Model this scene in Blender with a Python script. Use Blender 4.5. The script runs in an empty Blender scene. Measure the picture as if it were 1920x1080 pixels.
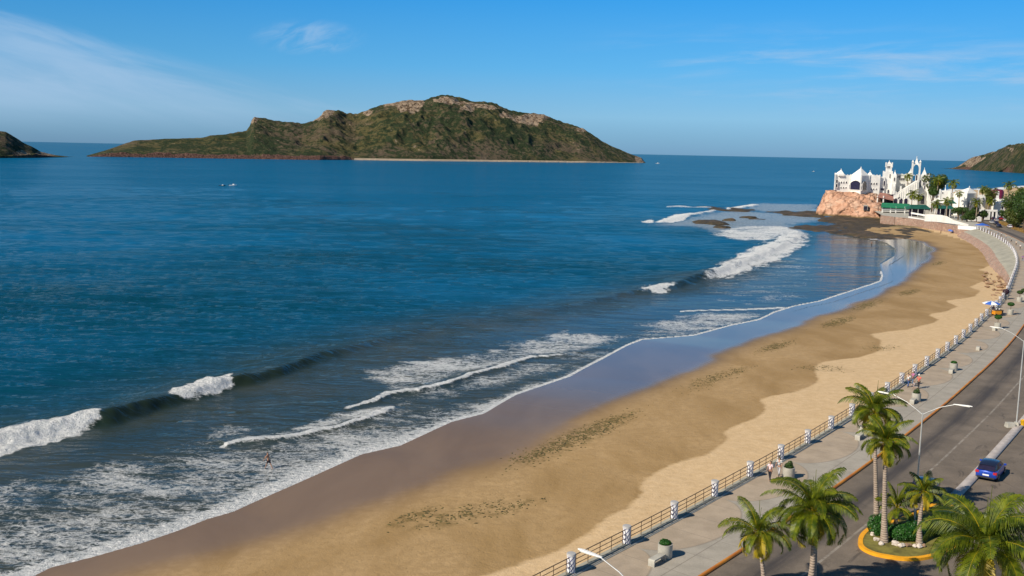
import bpy, bmesh, math, random
import numpy as np
from mathutils import Vector, Matrix

# ------------------------------------------------------------------ camera
SC = bpy.context.scene
COL = SC.collection
F_PX = 1867.0; PITCH = math.atan(256 / F_PX); ROLL = math.atan(.0206); CAM_H = 31.0
_fw = np.array([0, math.cos(PITCH), -math.sin(PITCH)]); _rt = np.array([1., 0, 0]); _up = np.cross(_rt, _fw)
_cx = _rt * math.cos(ROLL) + _up * math.sin(ROLL); _cy = -_rt * math.sin(ROLL) + _up * math.cos(ROLL)
cam_d = bpy.data.cameras.new('camera'); cam = bpy.data.objects.new('camera', cam_d); COL.objects.link(cam)
cam_d.sensor_width = 36; cam_d.lens = 36 * F_PX / 1920; cam_d.clip_start = .5; cam_d.clip_end = 200000
M4 = Matrix.Identity(4)
for i in range(3):
    M4[i][0] = _cx[i]; M4[i][1] = _cy[i]; M4[i][2] = -_fw[i]
M4[2][3] = CAM_H
cam.matrix_world = M4
SC.camera = cam
SC.render.resolution_x = 1024; SC.render.resolution_y = 576
SC.view_settings.view_transform = 'Standard'; SC.view_settings.look = 'None'
SC.view_settings.gamma = 1; SC.view_settings.exposure = 0.18; SC.view_settings.use_curve_mapping = False

# ------------------------------------------------------------------ sky and sun
SUN_EL = math.radians(38); SUN_AZ = math.atan2(-.82, -.57)      # azimuth from +Y towards +X
sun_dir = Vector((math.sin(SUN_AZ) * math.cos(SUN_EL), math.cos(SUN_AZ) * math.cos(SUN_EL), math.sin(SUN_EL)))
sd = bpy.data.lights.new('sun', 'SUN'); sd.energy = 5.0; sd.angle = math.radians(.5); sd.color = (1, .91, .77)
so = bpy.data.objects.new('sun', sd); COL.objects.link(so)
so.rotation_euler = sun_dir.to_track_quat('Z', 'Y').to_euler(); so.location = (-50, 0, 120)
W = bpy.data.worlds.new('World'); SC.world = W; W.use_nodes = True
nt = W.node_tree; nt.nodes.clear()

class N:
    """tiny node-graph helper"""
    def __init__(s, tree): s.t = tree
    def new(s, kind, **kw):
        n = s.t.nodes.new(kind)
        for k, v in kw.items(): setattr(n, k, v)
        return n
    def put(s, sock, v):
        if isinstance(v, bpy.types.NodeSocket): s.t.links.new(v, sock)
        elif v is not None:
            if isinstance(v, (tuple, list)) and len(v) == 3 and sock.type == 'RGBA': v = (*v, 1)
            sock.default_value = v
    def math(s, op, a, b=None, c=None, clamp=False):
        n = s.new('ShaderNodeMath', operation=op, use_clamp=clamp)
        for i, v in enumerate((a, b, c)):
            if v is not None: s.put(n.inputs[i], v)
        return n.outputs[0]
    def mix(s, f, a, b, mode='MIX'):
        n = s.new('ShaderNodeMix', data_type='RGBA', blend_type=mode)
        s.put(n.inputs[0], f); s.put(n.inputs[6], a); s.put(n.inputs[7], b)
        return n.outputs[2]
    def step(s, v, lo, hi, a=0., b=1.):
        n = s.new('ShaderNodeMapRange', interpolation_type='SMOOTHSTEP')
        for i, q in enumerate((v, lo, hi, a, b)): s.put(n.inputs[i], q)
        return n.outputs[0]
    def noise(s, vec, scale, detail=3, rough=.55, dist=0.):
        n = s.new('ShaderNodeTexNoise')
        s.put(n.inputs['Vector'], vec); s.put(n.inputs['Scale'], scale); s.put(n.inputs['Detail'], detail)
        s.put(n.inputs['Roughness'], rough); s.put(n.inputs['Distortion'], dist)
        return n.outputs[0]
    def voro(s, vec, scale, feature='DISTANCE_TO_EDGE', out=0):
        n = s.new('ShaderNodeTexVoronoi', feature=feature)
        s.put(n.inputs['Vector'], vec); s.put(n.inputs['Scale'], scale)
        return n.outputs[out]
    def mapv(s, vec, scale=(1, 1, 1), rot=(0, 0, 0), loc=(0, 0, 0)):
        n = s.new('ShaderNodeMapping')
        s.put(n.inputs[0], vec); n.inputs[1].default_value = loc; n.inputs[2].default_value = rot; n.inputs[3].default_value = scale
        return n.outputs[0]
    def pos(s): return s.new('ShaderNodeNewGeometry').outputs['Position']
    def attr(s, name): return s.new('ShaderNodeAttribute', attribute_name=name).outputs['Fac']
    def attrc(s, name): return s.new('ShaderNodeAttribute', attribute_name=name).outputs['Color']
    def uv(s): return s.new('ShaderNodeTexCoord').outputs['UV']
    def obj(s): return s.new('ShaderNodeTexCoord').outputs['Object']
    def sep(s, v):
        n = s.new('ShaderNodeSeparateXYZ'); s.put(n.inputs[0], v); return n.outputs
    def comb(s, x, y, z):
        n = s.new('ShaderNodeCombineXYZ')
        for i, v in enumerate((x, y, z)): s.put(n.inputs[i], v)
        return n.outputs[0]
    def bump(s, h, strength=.5, dist=.1, normal=None):
        n = s.new('ShaderNodeBump'); s.put(n.inputs['Strength'], strength); s.put(n.inputs['Distance'], dist); s.put(n.inputs['Height'], h)
        if normal is not None: s.put(n.inputs['Normal'], normal)
        return n.outputs[0]

g = N(nt)
sky = g.new('ShaderNodeTexSky', sky_type='NISHITA')
sky.sun_disc = False; sky.sun_elevation = SUN_EL; sky.sun_rotation = SUN_AZ
sky.altitude = 0; sky.air_density = 1.0; sky.dust_density = .1; sky.ozone_density = 3.0
hs = g.new('ShaderNodeHueSaturation'); g.put(hs.inputs['Color'], sky.outputs[0]); hs.inputs['Saturation'].default_value = 1.1
hs.inputs['Hue'].default_value = .5; hs.inputs['Value'].default_value = 1.0
tc = g.new('ShaderNodeTexCoord').outputs['Generated']
dx, dy, dz = g.sep(tc)
az = g.math('DIVIDE', dx, g.math('MAXIMUM', dy, .05)); el = g.math('DIVIDE', dz, g.math('MAXIMUM', dy, .05))
# thin cirrus: a wedge in the west, wisps elsewhere (all in sky directions)
cv = g.comb(g.math('MULTIPLY', az, 2.2), g.math('MULTIPLY', g.math('ADD', el, g.math('MULTIPLY', az, .22)), 15.), 0.)
st = g.noise(cv, 2.4, 6, .6, .5)
line = g.math('SUBTRACT', -.008, g.math('MULTIPLY', az, .27))                   # upper edge of the wedge
wedge = g.step(g.math('SUBTRACT', g.math('ADD', line, g.math('MULTIPLY', g.math('SUBTRACT', st, .5), .05)), el), -.004, .03)
wedge = g.math('MULTIPLY', wedge, g.step(el, .0, .06))
wedge = g.math('MULTIPLY', wedge, g.step(az, .22, -.22))
wedge = g.math('MULTIPLY', wedge, g.step(st, .25, .7, .55, 1.))
n2 = g.noise(g.comb(g.math('MULTIPLY', az, 3.0), g.math('MULTIPLY', g.math('SUBTRACT', el, g.math('MULTIPLY', az, .05)), 26.), 3.7), 2.2, 7, .62, .4)
band = g.math('MULTIPLY', g.step(el, .035, .075), g.step(el, .14, .09))
wisp = g.math('MULTIPLY', g.math('MULTIPLY', g.step(n2, .40, .78), band), g.step(az, .02, .3))
n3 = g.noise(g.comb(g.math('MULTIPLY', az, 6.0), g.math('MULTIPLY', g.math('SUBTRACT', el, g.math('MULTIPLY', az, .4)), 22.), 8.1), 3., 7, .62, .9)
ddx = g.math('DIVIDE', g.math('ADD', az, .205), .045); ddy = g.math('DIVIDE', g.math('SUBTRACT', el, .107), .014)
rr = g.math('ADD', g.math('MULTIPLY', ddx, ddx), g.math('MULTIPLY', ddy, ddy))
wisp2 = g.math('MULTIPLY', g.step(rr, 2.0, 0.), g.step(n3, .35, .75))
cl = g.math('ADD', g.math('MULTIPLY', wedge, .66), g.math('ADD', g.math('MULTIPLY', wisp, .75), g.math('MULTIPLY', wisp2, .5)), clamp=True)
veil = g.math('MULTIPLY', g.step(el, .10, .0), .12)
cl = g.math('ADD', cl, veil, clamp=True)
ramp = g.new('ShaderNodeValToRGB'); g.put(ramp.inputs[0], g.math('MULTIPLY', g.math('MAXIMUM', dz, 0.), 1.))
for i, (ps, c) in enumerate([(0., (1.35, 3.2, 5.2)), (.014, (1.7, 4.0, 6.1)), (.035, (2.3, 5.2, 7.7)), (.08, (1.15, 4.7, 8.7)), (.16, (.25, 3.4, 8.6)), (.26, (.5, 2.3, 5.4)), (.42, (.30, 1.15, 2.8)), (1., (.2, .65, 1.5))]):  # upper stops, above the view, are darkened to deepen shade in the scene
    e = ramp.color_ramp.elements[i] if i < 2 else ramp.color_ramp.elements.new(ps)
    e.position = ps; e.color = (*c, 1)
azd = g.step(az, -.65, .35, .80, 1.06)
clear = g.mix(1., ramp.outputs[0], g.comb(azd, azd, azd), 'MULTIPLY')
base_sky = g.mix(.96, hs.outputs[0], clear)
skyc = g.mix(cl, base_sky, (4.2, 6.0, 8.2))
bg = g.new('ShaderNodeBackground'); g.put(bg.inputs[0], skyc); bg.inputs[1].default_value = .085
g.t.links.new(bg.outputs[0], g.new('ShaderNodeOutputWorld').inputs[0])

# ------------------------------------------------------------------ pixel -> ground helper (photo is 1920x1080)
def Wp(x, y, z=0.):
    d = _fw * F_PX + _cx * (x - 960) + _cy * (540 - y)
    t = (z - CAM_H) / d[2]
    return np.array([d[0] * t, d[1] * t, z])
def Yp(x, y, Y):
    """point of the vertical plane y = Y"""
    d = _fw * F_PX + _cx * (x - 960) + _cy * (540 - y)
    t = Y / d[1]
    return np.array([d[0] * t, Y, CAM_H + d[2] * t])
def WL(pts, z=0.): return np.array([Wp(x, y, z)[:2] for x, y in pts])

# ------------------------------------------------------------------ numpy noise and distances
def _hash(ix, iy, s):
    h = (ix.astype(np.int64) * 374761393 + iy.astype(np.int64) * 668265263 + s * 974634777) & 0x7fffffff
    h = ((h ^ (h >> 13)) * 1274126177) & 0x7fffffff
    return ((h ^ (h >> 16)) & 0xffff) / 65535.
def vnoise(x, y, s=0):
    x = np.asarray(x, float); y = np.asarray(y, float)
    ix = np.floor(x); iy = np.floor(y); fx = x - ix; fy = y - iy
    fx = fx * fx * (3 - 2 * fx); fy = fy * fy * (3 - 2 * fy)
    a = _hash(ix, iy, s); b = _hash(ix + 1, iy, s); c = _hash(ix, iy + 1, s); d = _hash(ix + 1, iy + 1, s)
    return (a + (b - a) * fx) + ((c + (d - c) * fx) - (a + (b - a) * fx)) * fy
def fbm(x, y, o=4, s=0):
    r = 0; a = .5; t = 0
    for i in range(o):
        r = r + a * vnoise(x * 2 ** i, y * 2 ** i, s + i * 7); t += a; a *= .5
    return r / t
def sm(v, lo, hi):
    t = np.clip((v - lo) / (hi - lo), 0, 1); return t * t * (3 - 2 * t)
def pdist(P, L):
    """distance to polyline, side (+ = right of travel), arc parameter (vertex index)"""
    best = np.full(len(P), 1e18); side = np.zeros(len(P)); par = np.zeros(len(P))
    for i in range(len(L) - 1):
        a, b = L[i], L[i + 1]; ab = b - a; q = P - a
        t = np.clip((q @ ab) / (ab @ ab), 0, 1)
        e = q - t[:, None] * ab; d = (e ** 2).sum(1); m = d < best
        best[m] = d[m]; par[m] = i + t[m]
        side[m] = (ab[1] * q[m, 0] - ab[0] * q[m, 1])
    return np.sqrt(best), np.sign(side), par
def inside(P, L):
    r = np.zeros(len(P), bool); n = len(L)
    for i in range(n):
        a, b = L[i], L[(i + 1) % n]
        if a[1] == b[1]: continue
        c = ((a[1] > P[:, 1]) != (b[1] > P[:, 1])) & (P[:, 0] < (b[0] - a[0]) * (P[:, 1] - a[1]) / (b[1] - a[1]) + a[0])
        r ^= c
    return r
def sdpoly(P, L):
    L2 = np.vstack([L, L[:1]]); d = pdist(P, L2)[0]
    return np.where(inside(P, L), d, -d)

# ------------------------------------------------------------------ object helpers
def link(o):
    COL.objects.link(o); return o
def tag(o, label=None, cat=None, group=None, kind=None):
    if label: o['label'] = label
    if cat: o['category'] = cat
    if group: o['group'] = group
    if kind: o['kind'] = kind
    return o
def empty(name, loc, rz=0., label=None, cat=None, group=None):
    o = bpy.data.objects.new(name, None); link(o); o.location = loc; o.rotation_euler = (0, 0, rz); o.empty_display_size = .2
    return tag(o, label, cat, group)
def np_mesh(name, V, F, mats, smooth=False, attrs=None, uv=None, parent=None, midx=None):
    me = bpy.data.meshes.new(name)
    V = np.asarray(V, np.float32); F = np.asarray(F, np.int32); k = F.shape[1]
    me.vertices.add(len(V)); me.vertices.foreach_set('co', V.ravel())
    me.loops.add(F.size); me.loops.foreach_set('vertex_index', F.ravel())
    me.polygons.add(len(F)); me.polygons.foreach_set('loop_start', np.arange(0, F.size, k, dtype=np.int32))
    me.update(calc_edges=True)
    if smooth: me.polygons.foreach_set('use_smooth', np.ones(len(F), bool))
    if midx is not None: me.polygons.foreach_set('material_index', np.asarray(midx, np.int32))
    for kx, v in (attrs or {}).items():
        a = me.attributes.new(kx, 'FLOAT', 'POINT'); a.data.foreach_set('value', np.asarray(v, np.float32))
    if uv is not None:
        l = me.uv_layers.new(name='UVMap'); l.data.foreach_set('uv', np.asarray(uv, np.float32)[F.ravel()].ravel())
    for m in (mats if isinstance(mats, (list, tuple)) else [mats]): me.materials.append(m)
    o = bpy.data.objects.new(name, me); link(o)
    if parent: o.parent = parent
    return o

class MB:
    """collects shapes, links them as ONE mesh object"""
    def __init__(s): s.v = []; s.f = []; s.m = []; s.mi = 0; s.c = []
    def add(s, V, F, sm_=False):
        n = len(s.v); s.v += [tuple(map(float, p)) for p in V]; s.f += [tuple(i + n for i in f) for f in F]; s.m += [s.mi] * len(F)
        return s
    def box(s, x0, x1, y0, y1, z0, z1):
        V = [(x, y, z) for z in (z0, z1) for y in (y0, y1) for x in (x0, x1)]
        return s.add(V, [(0, 2, 3, 1), (4, 5, 7, 6), (0, 1, 5, 4), (2, 6, 7, 3), (0, 4, 6, 2), (1, 3, 7, 5)])
    def prism(s, poly, z0, z1, inset=0.):
        n = len(poly); cx = sum(p[0] for p in poly) / n; cy = sum(p[1] for p in poly) / n
        V = [(p[0], p[1], z0) for p in poly] + [(cx + (p[0] - cx) * (1 - inset), cy + (p[1] - cy) * (1 - inset), z1) for p in poly]
        F = [tuple(range(n))[::-1], tuple(range(n, 2 * n))] + [(i, (i + 1) % n, n + (i + 1) % n, n + i) for i in range(n)]
        return s.add(V, F)
    def pyramid(s, poly, z0, z1, apex=None):
        n = len(poly)
        if apex is None: apex = (sum(p[0] for p in poly) / n, sum(p[1] for p in poly) / n)
        V = [(p[0], p[1], z0) for p in poly] + [(apex[0], apex[1], z1)]
        return s.add(V, [tuple(range(n))[::-1]] + [(i, (i + 1) % n, n) for i in range(n)])
    def tube(s, pts, rad, n=8, caps=True):
        pts = [Vector(p) for p in pts]
        if not isinstance(rad, (list, tuple)): rad = [rad] * len(pts)
        V = []; F = []; prev = None
        for i, p in enumerate(pts):
            d = (pts[min(i + 1, len(pts) - 1)] - pts[max(i - 1, 0)]).normalized()
            if prev is None:
                a = Vector((0, 0, 1)) if abs(d.z) < .9 else Vector((1, 0, 0)); u = d.cross(a).normalized()
            else: u = (prev - d * prev.dot(d)).normalized()
            prev = u; w = d.cross(u)
            for k in range(n):
                t = 2 * math.pi * k / n; V.append(p + (u * math.cos(t) + w * math.sin(t)) * rad[i])
        for i in range(len(pts) - 1):
            for k in range(n):
                F.append((i * n + k, i * n + (k + 1) % n, (i + 1) * n + (k + 1) % n, (i + 1) * n + k))
        if caps:
            F.append(tuple(range(n))[::-1]); F.append(tuple(range((len(pts) - 1) * n, len(pts) * n)))
        return s.add(V, F)
    def lathe(s, prof, n=16, c=(0, 0)):
        V = []; F = []
        for r, z in prof:
            for k in range(n):
                t = 2 * math.pi * k / n; V.append((c[0] + r * math.cos(t), c[1] + r * math.sin(t), z))
        for i in range(len(prof) - 1):
            for k in range(n): F.append((i * n + k, i * n + (k + 1) % n, (i + 1) * n + (k + 1) % n, (i + 1) * n + k))
        F.append(tuple(range(n))[::-1]); F.append(tuple(range((len(prof) - 1) * n, len(prof) * n)))
        return s.add(V, F)
    def build(s, name, mats, parent=None, smooth=False, bevel=0.):
        me = bpy.data.meshes.new(name); me.from_pydata(s.v, [], s.f)
        mats = mats if isinstance(mats, (list, tuple)) else [mats]
        for m in mats: me.materials.append(m)
        if len(mats) > 1: me.polygons.foreach_set('material_index', s.m)
        bm = bmesh.new(); bm.from_mesh(me); bmesh.ops.recalc_face_normals(bm, faces=bm.faces)
        if bevel: bmesh.ops.bevel(bm, geom=list(bm.edges), offset=bevel, segments=2, affect='EDGES', profile=.6)
        bm.to_mesh(me); bm.free()
        if smooth:
            me.polygons.foreach_set('use_smooth', [True] * len(me.polygons))
            try: me.set_sharp_from_angle(angle=math.radians(40))
            except Exception: pass
        me.update()
        o = bpy.data.objects.new(name, me); link(o)
        if parent: o.parent = parent
        return o
def copy_tree(o, parent=None):
    kids = [c for c in o.children]
    c = o.copy(); COL.objects.link(c)
    if parent: c.parent = parent
    for k in kids: copy_tree(k, c)
    return c

# ------------------------------------------------------------------ materials
def mat(name, fn):
    m = bpy.data.materials.new(name); m.use_nodes = True; m.node_tree.nodes.clear()
    n = N(m.node_tree); b = n.new('ShaderNodeBsdfPrincipled'); o = n.new('ShaderNodeOutputMaterial')
    n.t.links.new(b.outputs[0], o.inputs[0]); fn(n, b, o)
    return m
def plain(name, c, rough=.6, var=.25, scale=3., metal=0., bumpd=0., coat=0.):
    def fn(n, b, o):
        f = n.noise(n.pos(), scale, 4, .6)
        k = n.step(f, .3, .7, 1 - var, 1 + var * .6)
        n.put(b.inputs['Base Color'], n.mix(1., c, n.comb(k, k, k), 'MULTIPLY'))
        b.inputs['Roughness'].default_value = rough; b.inputs['Metallic'].default_value = metal; b.inputs['Coat Weight'].default_value = coat
        if bumpd: n.put(b.inputs['Normal'], n.bump(f, .6, bumpd))
    return mat(name, fn)

def m_water(n, b, o):
    p = n.pos()
    ra = n.mapv(p, (.38, 1, 1), (0, 0, math.radians(-9)))          # crests run roughly across the view
    big = n.noise(ra, .045, 3, .5, .3); mid = n.noise(ra, .3, 3, .55, .4); fine = n.noise(ra, 1.3, 3, .6, .3)
    slick = n.step(n.noise(n.mapv(p, (.35, 1, 1)), .011, 4, .55, .6), .38, .66, .3, 1.)
    h = n.math('ADD', n.math('MULTIPLY', big, 3.0), n.math('ADD', n.math('MULTIPLY', mid, 1.15), n.math('MULTIPLY', fine, .24)))
    shal = n.attr('shal'); calm = n.attr('calm')
    bs = n.math('MULTIPLY', slick, n.math('SUBTRACT', 1., n.math('MULTIPLY', calm, .75)))
    nb = n.bump(h, bs, 1.0)
    deep = n.mix(n.step(n.math('ADD', n.noise(p, .008, 3), n.math('MAXIMUM', n.math('MULTIPLY', n.sep(p)[0], .0010), n.math('MULTIPLY', n.math('SUBTRACT', n.sep(p)[1], 150.), .0007))), .35, .85), (.001, .040, .062), (.002, .100, .215))  # bluer rightwards and far out: sky reflection put into the base colour
    murk = n.mix(n.step(n.noise(p, .09, 4), .3, .7), (.028, .042, .042), (.050, .056, .044))
    col = n.mix(n.step(shal, .0, 1.), deep, murk)
    col = n.mix(n.math('MULTIPLY', n.attr('face'), .8), col, (.012, .022, .010))  # shoreward wave faces darkened: their weak reflection put into the colour
    n.put(b.inputs['Base Color'], col); b.inputs['Specular IOR Level'].default_value = 0.; b.inputs['Roughness'].default_value = 1.
    gl = n.new('ShaderNodeBsdfGlossy'); n.put(gl.inputs['Color'], (1, 1, 1)); n.put(gl.inputs['Roughness'], n.math('SUBTRACT', .07, n.math('MULTIPLY', calm, .02))); n.put(gl.inputs['Normal'], nb)
    fr = n.new('ShaderNodeFresnel'); fr.inputs[0].default_value = 1.33; n.put(fr.inputs[1], nb)
    cap = n.math('ADD', n.math('MULTIPLY', calm, .40), .30)
    ff = n.math('DIVIDE', fr.outputs[0], n.math('ADD', 1., n.math('DIVIDE', fr.outputs[0], cap)))       # saturating
    ws = n.new('ShaderNodeMixShader'); n.put(ws.inputs[0], ff); n.t.links.new(b.outputs[0], ws.inputs[1]); n.t.links.new(gl.outputs[0], ws.inputs[2])
    # foam: white water and lacy nets left behind it
    fm = n.attr('foam')
    wv = n.mapv(p, (.62, 1, 1), (0, 0, math.radians(-12)))
    wn = n.new('ShaderNodeTexNoise'); n.put(wn.inputs['Vector'], wv); wn.inputs['Scale'].default_value = .45; wn.inputs['Detail'].default_value = 5
    wd = n.mix(1.6, wv, wn.outputs['Color'], 'LINEAR_LIGHT')
    e1 = n.voro(wd, .85); rf = n.noise(wv, 1.1, 5, .62, 1.3); rg1 = n.math('ABSOLUTE', n.math('SUBTRACT', rf, .5))
    rf2 = n.noise(wv, 3.2, 4, .6, .8); rg2 = n.math('ABSOLUTE', n.math('SUBTRACT', rf2, .5))
    fn_ = n.noise(wv, 1.6, 5, .65); lo = n.noise(n.mapv(p, (.6, 1, 1)), .13, 5, .65, .8)
    v = n.math('ADD', fm, n.math('MULTIPLY', n.math('SUBTRACT', lo, .53), 1.7))
    v = n.math('SUBTRACT', v, n.math('MULTIPLY', rg1, 2.4)); v = n.math('SUBTRACT', v, n.math('MULTIPLY', rg2, 1.5)); v = n.math('SUBTRACT', v, n.math('MULTIPLY', e1, .55))
    mk = n.math('MULTIPLY', n.math('MULTIPLY', n.step(v, -.08, .34), n.step(fm, .02, .12)), n.step(fm, .1, .9, .68, 1.))
    mk = n.math('MAXIMUM', mk, n.step(n.attr('solid'), .3, .6))
    mk = n.math('MAXIMUM', mk, n.math('MULTIPLY', n.attr('milk'), n.step(fn_, .25, .75, .3, 1.)))
    fb = n.new('ShaderNodeBsdfDiffuse'); n.put(fb.inputs[0], n.mix(n.step(fn_, .3, .7), (.60, .63, .64), (.88, .88, .87)))
    n.put(fb.inputs['Normal'], n.bump(n.noise(p, 1.3, 6, .75), 1., .8))
    mx = n.new('ShaderNodeMixShader'); n.put(mx.inputs[0], mk)
    n.t.links.new(ws.outputs[0], mx.inputs[1]); n.t.links.new(fb.outputs[0], mx.inputs[2]); n.t.links.new(mx.outputs[0], o.inputs[0])
MAT_WATER = mat('sea_water', m_water)

def m_sand(n, b, o):
    p = n.pos(); wet = n.attr('wet'); damp = n.attr('damp'); film = n.attr('film'); kelp = n.attr('kelp'); soil = n.attr('soil')
    n1 = n.noise(n.mapv(p, (1, .45, 1), (0, 0, math.radians(60))), .12, 5, .6, .5); n2 = n.noise(p, 1.1, 5, .65); n3 = n.noise(p, 7., 3, .6); dim = n.step(n.voro(p, 1.9, 'F1'), .28, .1)
    dry = n.mix(n.step(n2, .25, .75), (.52, .365, .20), (.62, .45, .265))
    dmp = n.mix(n.step(n1, .3, .7), (.29, .185, .078), (.43, .29, .145))
    dmp = n.mix(n.step(n.math('MULTIPLY', n2, n1), .22, .36, 0., .35), dmp, (.25, .16, .07))
    wetc = n.mix(film, n.mix(n.step(n1, .3, .7), (.165, .108, .068), (.205, .137, .086)), n.mix(n.step(n1, .3, .7), (.125, .088, .058), (.16, .112, .072)))
    c = n.mix(n.step(n.math('ADD', damp, n.math('MULTIPLY', n.math('SUBTRACT', n2, .5), .7)), .3, .72), dry, dmp)
    c = n.mix(n.step(wet, .0, 1.), c, wetc)
    spk = n.math('MULTIPLY', n.step(n.noise(p, 4.5, 2), .66, .72), n.step(n.noise(p, .18, 3), .45, .62))
    c = n.mix(n.math('MULTIPLY', n.math('MULTIPLY', spk, .22), n.math('SUBTRACT', 1., wet)), c, (.10, .065, .03))
    kk = n.math('MULTIPLY', kelp, n.step(n.noise(p, .9, 5, .7), .42, .6))
    c = n.mix(n.math('MULTIPLY', kk, .7), c, (.11, .08, .025))
    c = n.mix(soil, c, n.mix(n.step(n2, .3, .7), (.16, .12, .06), (.26, .2, .10)))
    n.put(b.inputs['Base Color'], c)
    n.put(b.inputs['Roughness'], n.step(n.math('ADD', wet, n.math('MULTIPLY', n.math('SUBTRACT', n1, .5), .15)), .35, .85, .9, n.step(film, 0., 1., .42, .10)))
    n.put(b.inputs['Specular IOR Level'], n.step(film, 0., 1., .10, n.step(wet, .2, .8, .2, .17)))
    bs = n.step(wet, .0, .7, 1., .015)
    n.put(b.inputs['Normal'], n.bump(n.math('SUBTRACT', n.math('ADD', n.math('MULTIPLY', n2, .6), n.math('MULTIPLY', n3, .15)), n.math('MULTIPLY', dim, n.math('MULTIPLY', n.step(n.noise(p, .15, 3), .42, .6), .10))), bs, .16))
MAT_SAND = mat('beach_sand', m_sand)

def m_island(n, b, o):
    p = n.pos(); gz = n.new('ShaderNodeNewGeometry'); nz = n.sep(gz.outputs['Normal'])[2]
    big = n.noise(p, .006, 4, .6); veg = n.noise(p, .022, 7, .72, .5); v2 = n.noise(p, .075, 5, .75); v3 = n.noise(p, .3, 3, .7)
    grass = n.mix(n.step(v2, .3, .7), (.12, .105, .045), (.20, .17, .07))
    wood = n.mix(n.step(v3, .35, .65), (.024, .042, .020), (.065, .084, .038))
    brown = n.mix(n.step(v2, .3, .7), (.13, .10, .066), (.215, .165, .11))
    lush = n.attr('lush'); rock = n.attr('rock')
    c = n.mix(n.step(big, .4, .6), brown, grass)
    c = n.mix(n.attr('grassy'), c, grass)
    vm = n.math('ADD', n.math('ADD', n.math('MULTIPLY', veg, .8), n.math('MULTIPLY', v2, 1.1)), n.math('SUBTRACT', n.math('MULTIPLY', lush, .14), .51))
    c = n.mix(n.step(vm, .46, .53), c, wood)
    rk = n.mix(n.step(v3, .3, .7), (.36, .26, .18), (.62, .48, .34))
    rk = n.mix(n.step(n.noise(n.mapv(p, (1, 1, .35)), .1, 5, .7), .55, .4), rk, (.10, .065, .04))
    rm = n.math('ADD', rock, n.math('MULTIPLY', n.math('SUBTRACT', v2, .5), .9))
    c = n.mix(n.step(rm, .34, .42), c, rk)
    c = n.mix(n.math('MULTIPLY', n.step(n.noise(p, .055, 5, .75), .57, .64), n.step(veg, .5, .35)), c, rk)
    cf = n.attr('cliff')
    c = n.mix(n.step(n.math('ADD', cf, n.math('MULTIPLY', n.math('SUBTRACT', v2, .5), 2.2)), .55, .7), c, n.mix(n.step(v3, .35, .65), (.07, .035, .028), (.27, .155, .12)))  # dark blotches: shadowed gaps of the cliff put into the colour
    c = n.mix(n.step(n.attr('strand'), .45, .55), c, (.62, .5, .36))
    n.put(b.inputs['Base Color'], c); b.inputs['Roughness'].default_value = .95; b.inputs['Specular IOR Level'].default_value = .1
    n.put(b.inputs['Normal'], n.bump(n.math('ADD', v2, n.math('MULTIPLY', v3, .5)), .9, 14.))
MAT_ISLAND = mat('island_scrub', m_island)

def m_pink(n, b, o):
    p = n.pos(); v = n.noise(p, .22, 7, .68, .6); c1 = n.voro(n.mix(2.2, n.mapv(p, (1, 1, .6)), n.new('ShaderNodeTexNoise').outputs['Color'], 'LINEAR_LIGHT'), .16)
    c = n.mix(n.step(v, .3, .7), (.40, .20, .12), (.66, .40, .27))
    c = n.mix(n.step(n.math('ADD', c1, n.math('MULTIPLY', v, .1)), .11, .04, 0., .75), c, (.12, .06, .035)); c = n.mix(n.step(n.noise(p, .12, 4, .6), .5, .66, 0., .6), c, (.62, .46, .34))
    z = n.sep(p)[2]
    c = n.mix(n.step(n.math('ADD', z, n.math('MULTIPLY', v, 2.)), 2.6, 1.4), c, (.13, .085, .035))
    n.put(b.inputs['Base Color'], c); b.inputs['Roughness'].default_value = .9
    n.put(b.inputs['Normal'], n.bump(n.math('SUBTRACT', v, n.math('MULTIPLY', n.step(c1, .1, .0), .3)), 1., 1.1))
MAT_PINK = mat('pink_granite', m_pink)
def m_reef(n, b, o):
    p = n.pos(); v = n.noise(p, .5, 6, .7); w = n.noise(n.mapv(p, (.3, 1, 1)), .25, 4, .6)
    c = n.mix(n.step(v, .3, .7), (.020, .016, .008), (.095, .068, .03))
    c = n.mix(n.step(w, .5, .68), c, (.15, .095, .05))
    n.put(b.inputs['Base Color'], c); n.put(b.inputs['Roughness'], n.step(v, .3, .7, .5, .9)); n.put(b.inputs['Normal'], n.bump(v, 1., 1.2))
MAT_REEF = mat('reef_rock', m_reef)

def m_stone(n, b, o):
    p = n.pos(); e = n.voro(n.mapv(p, (1, 1, 1.3)), .9); cc = n.voro(n.mapv(p, (1, 1, 1.3)), .9, 'F1', 1)
    r = n.sep(cc)[0]; v = n.noise(p, 2., 4)
    c = n.mix(r, (.34, .19, .14), (.50, .33, .25)); c = n.mix(n.step(v, .35, .65, 0., .4), c, (.24, .17, .13))
    c = n.mix(n.step(e, .07, .03), c, (.30, .25, .20))
    n.put(b.inputs['Base Color'], c); b.inputs['Roughness'].default_value = .9; n.put(b.inputs['Normal'], n.bump(n.step(e, .0, .12), .7, .15))
MAT_STONE = mat('rubble_masonry', m_stone)

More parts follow.
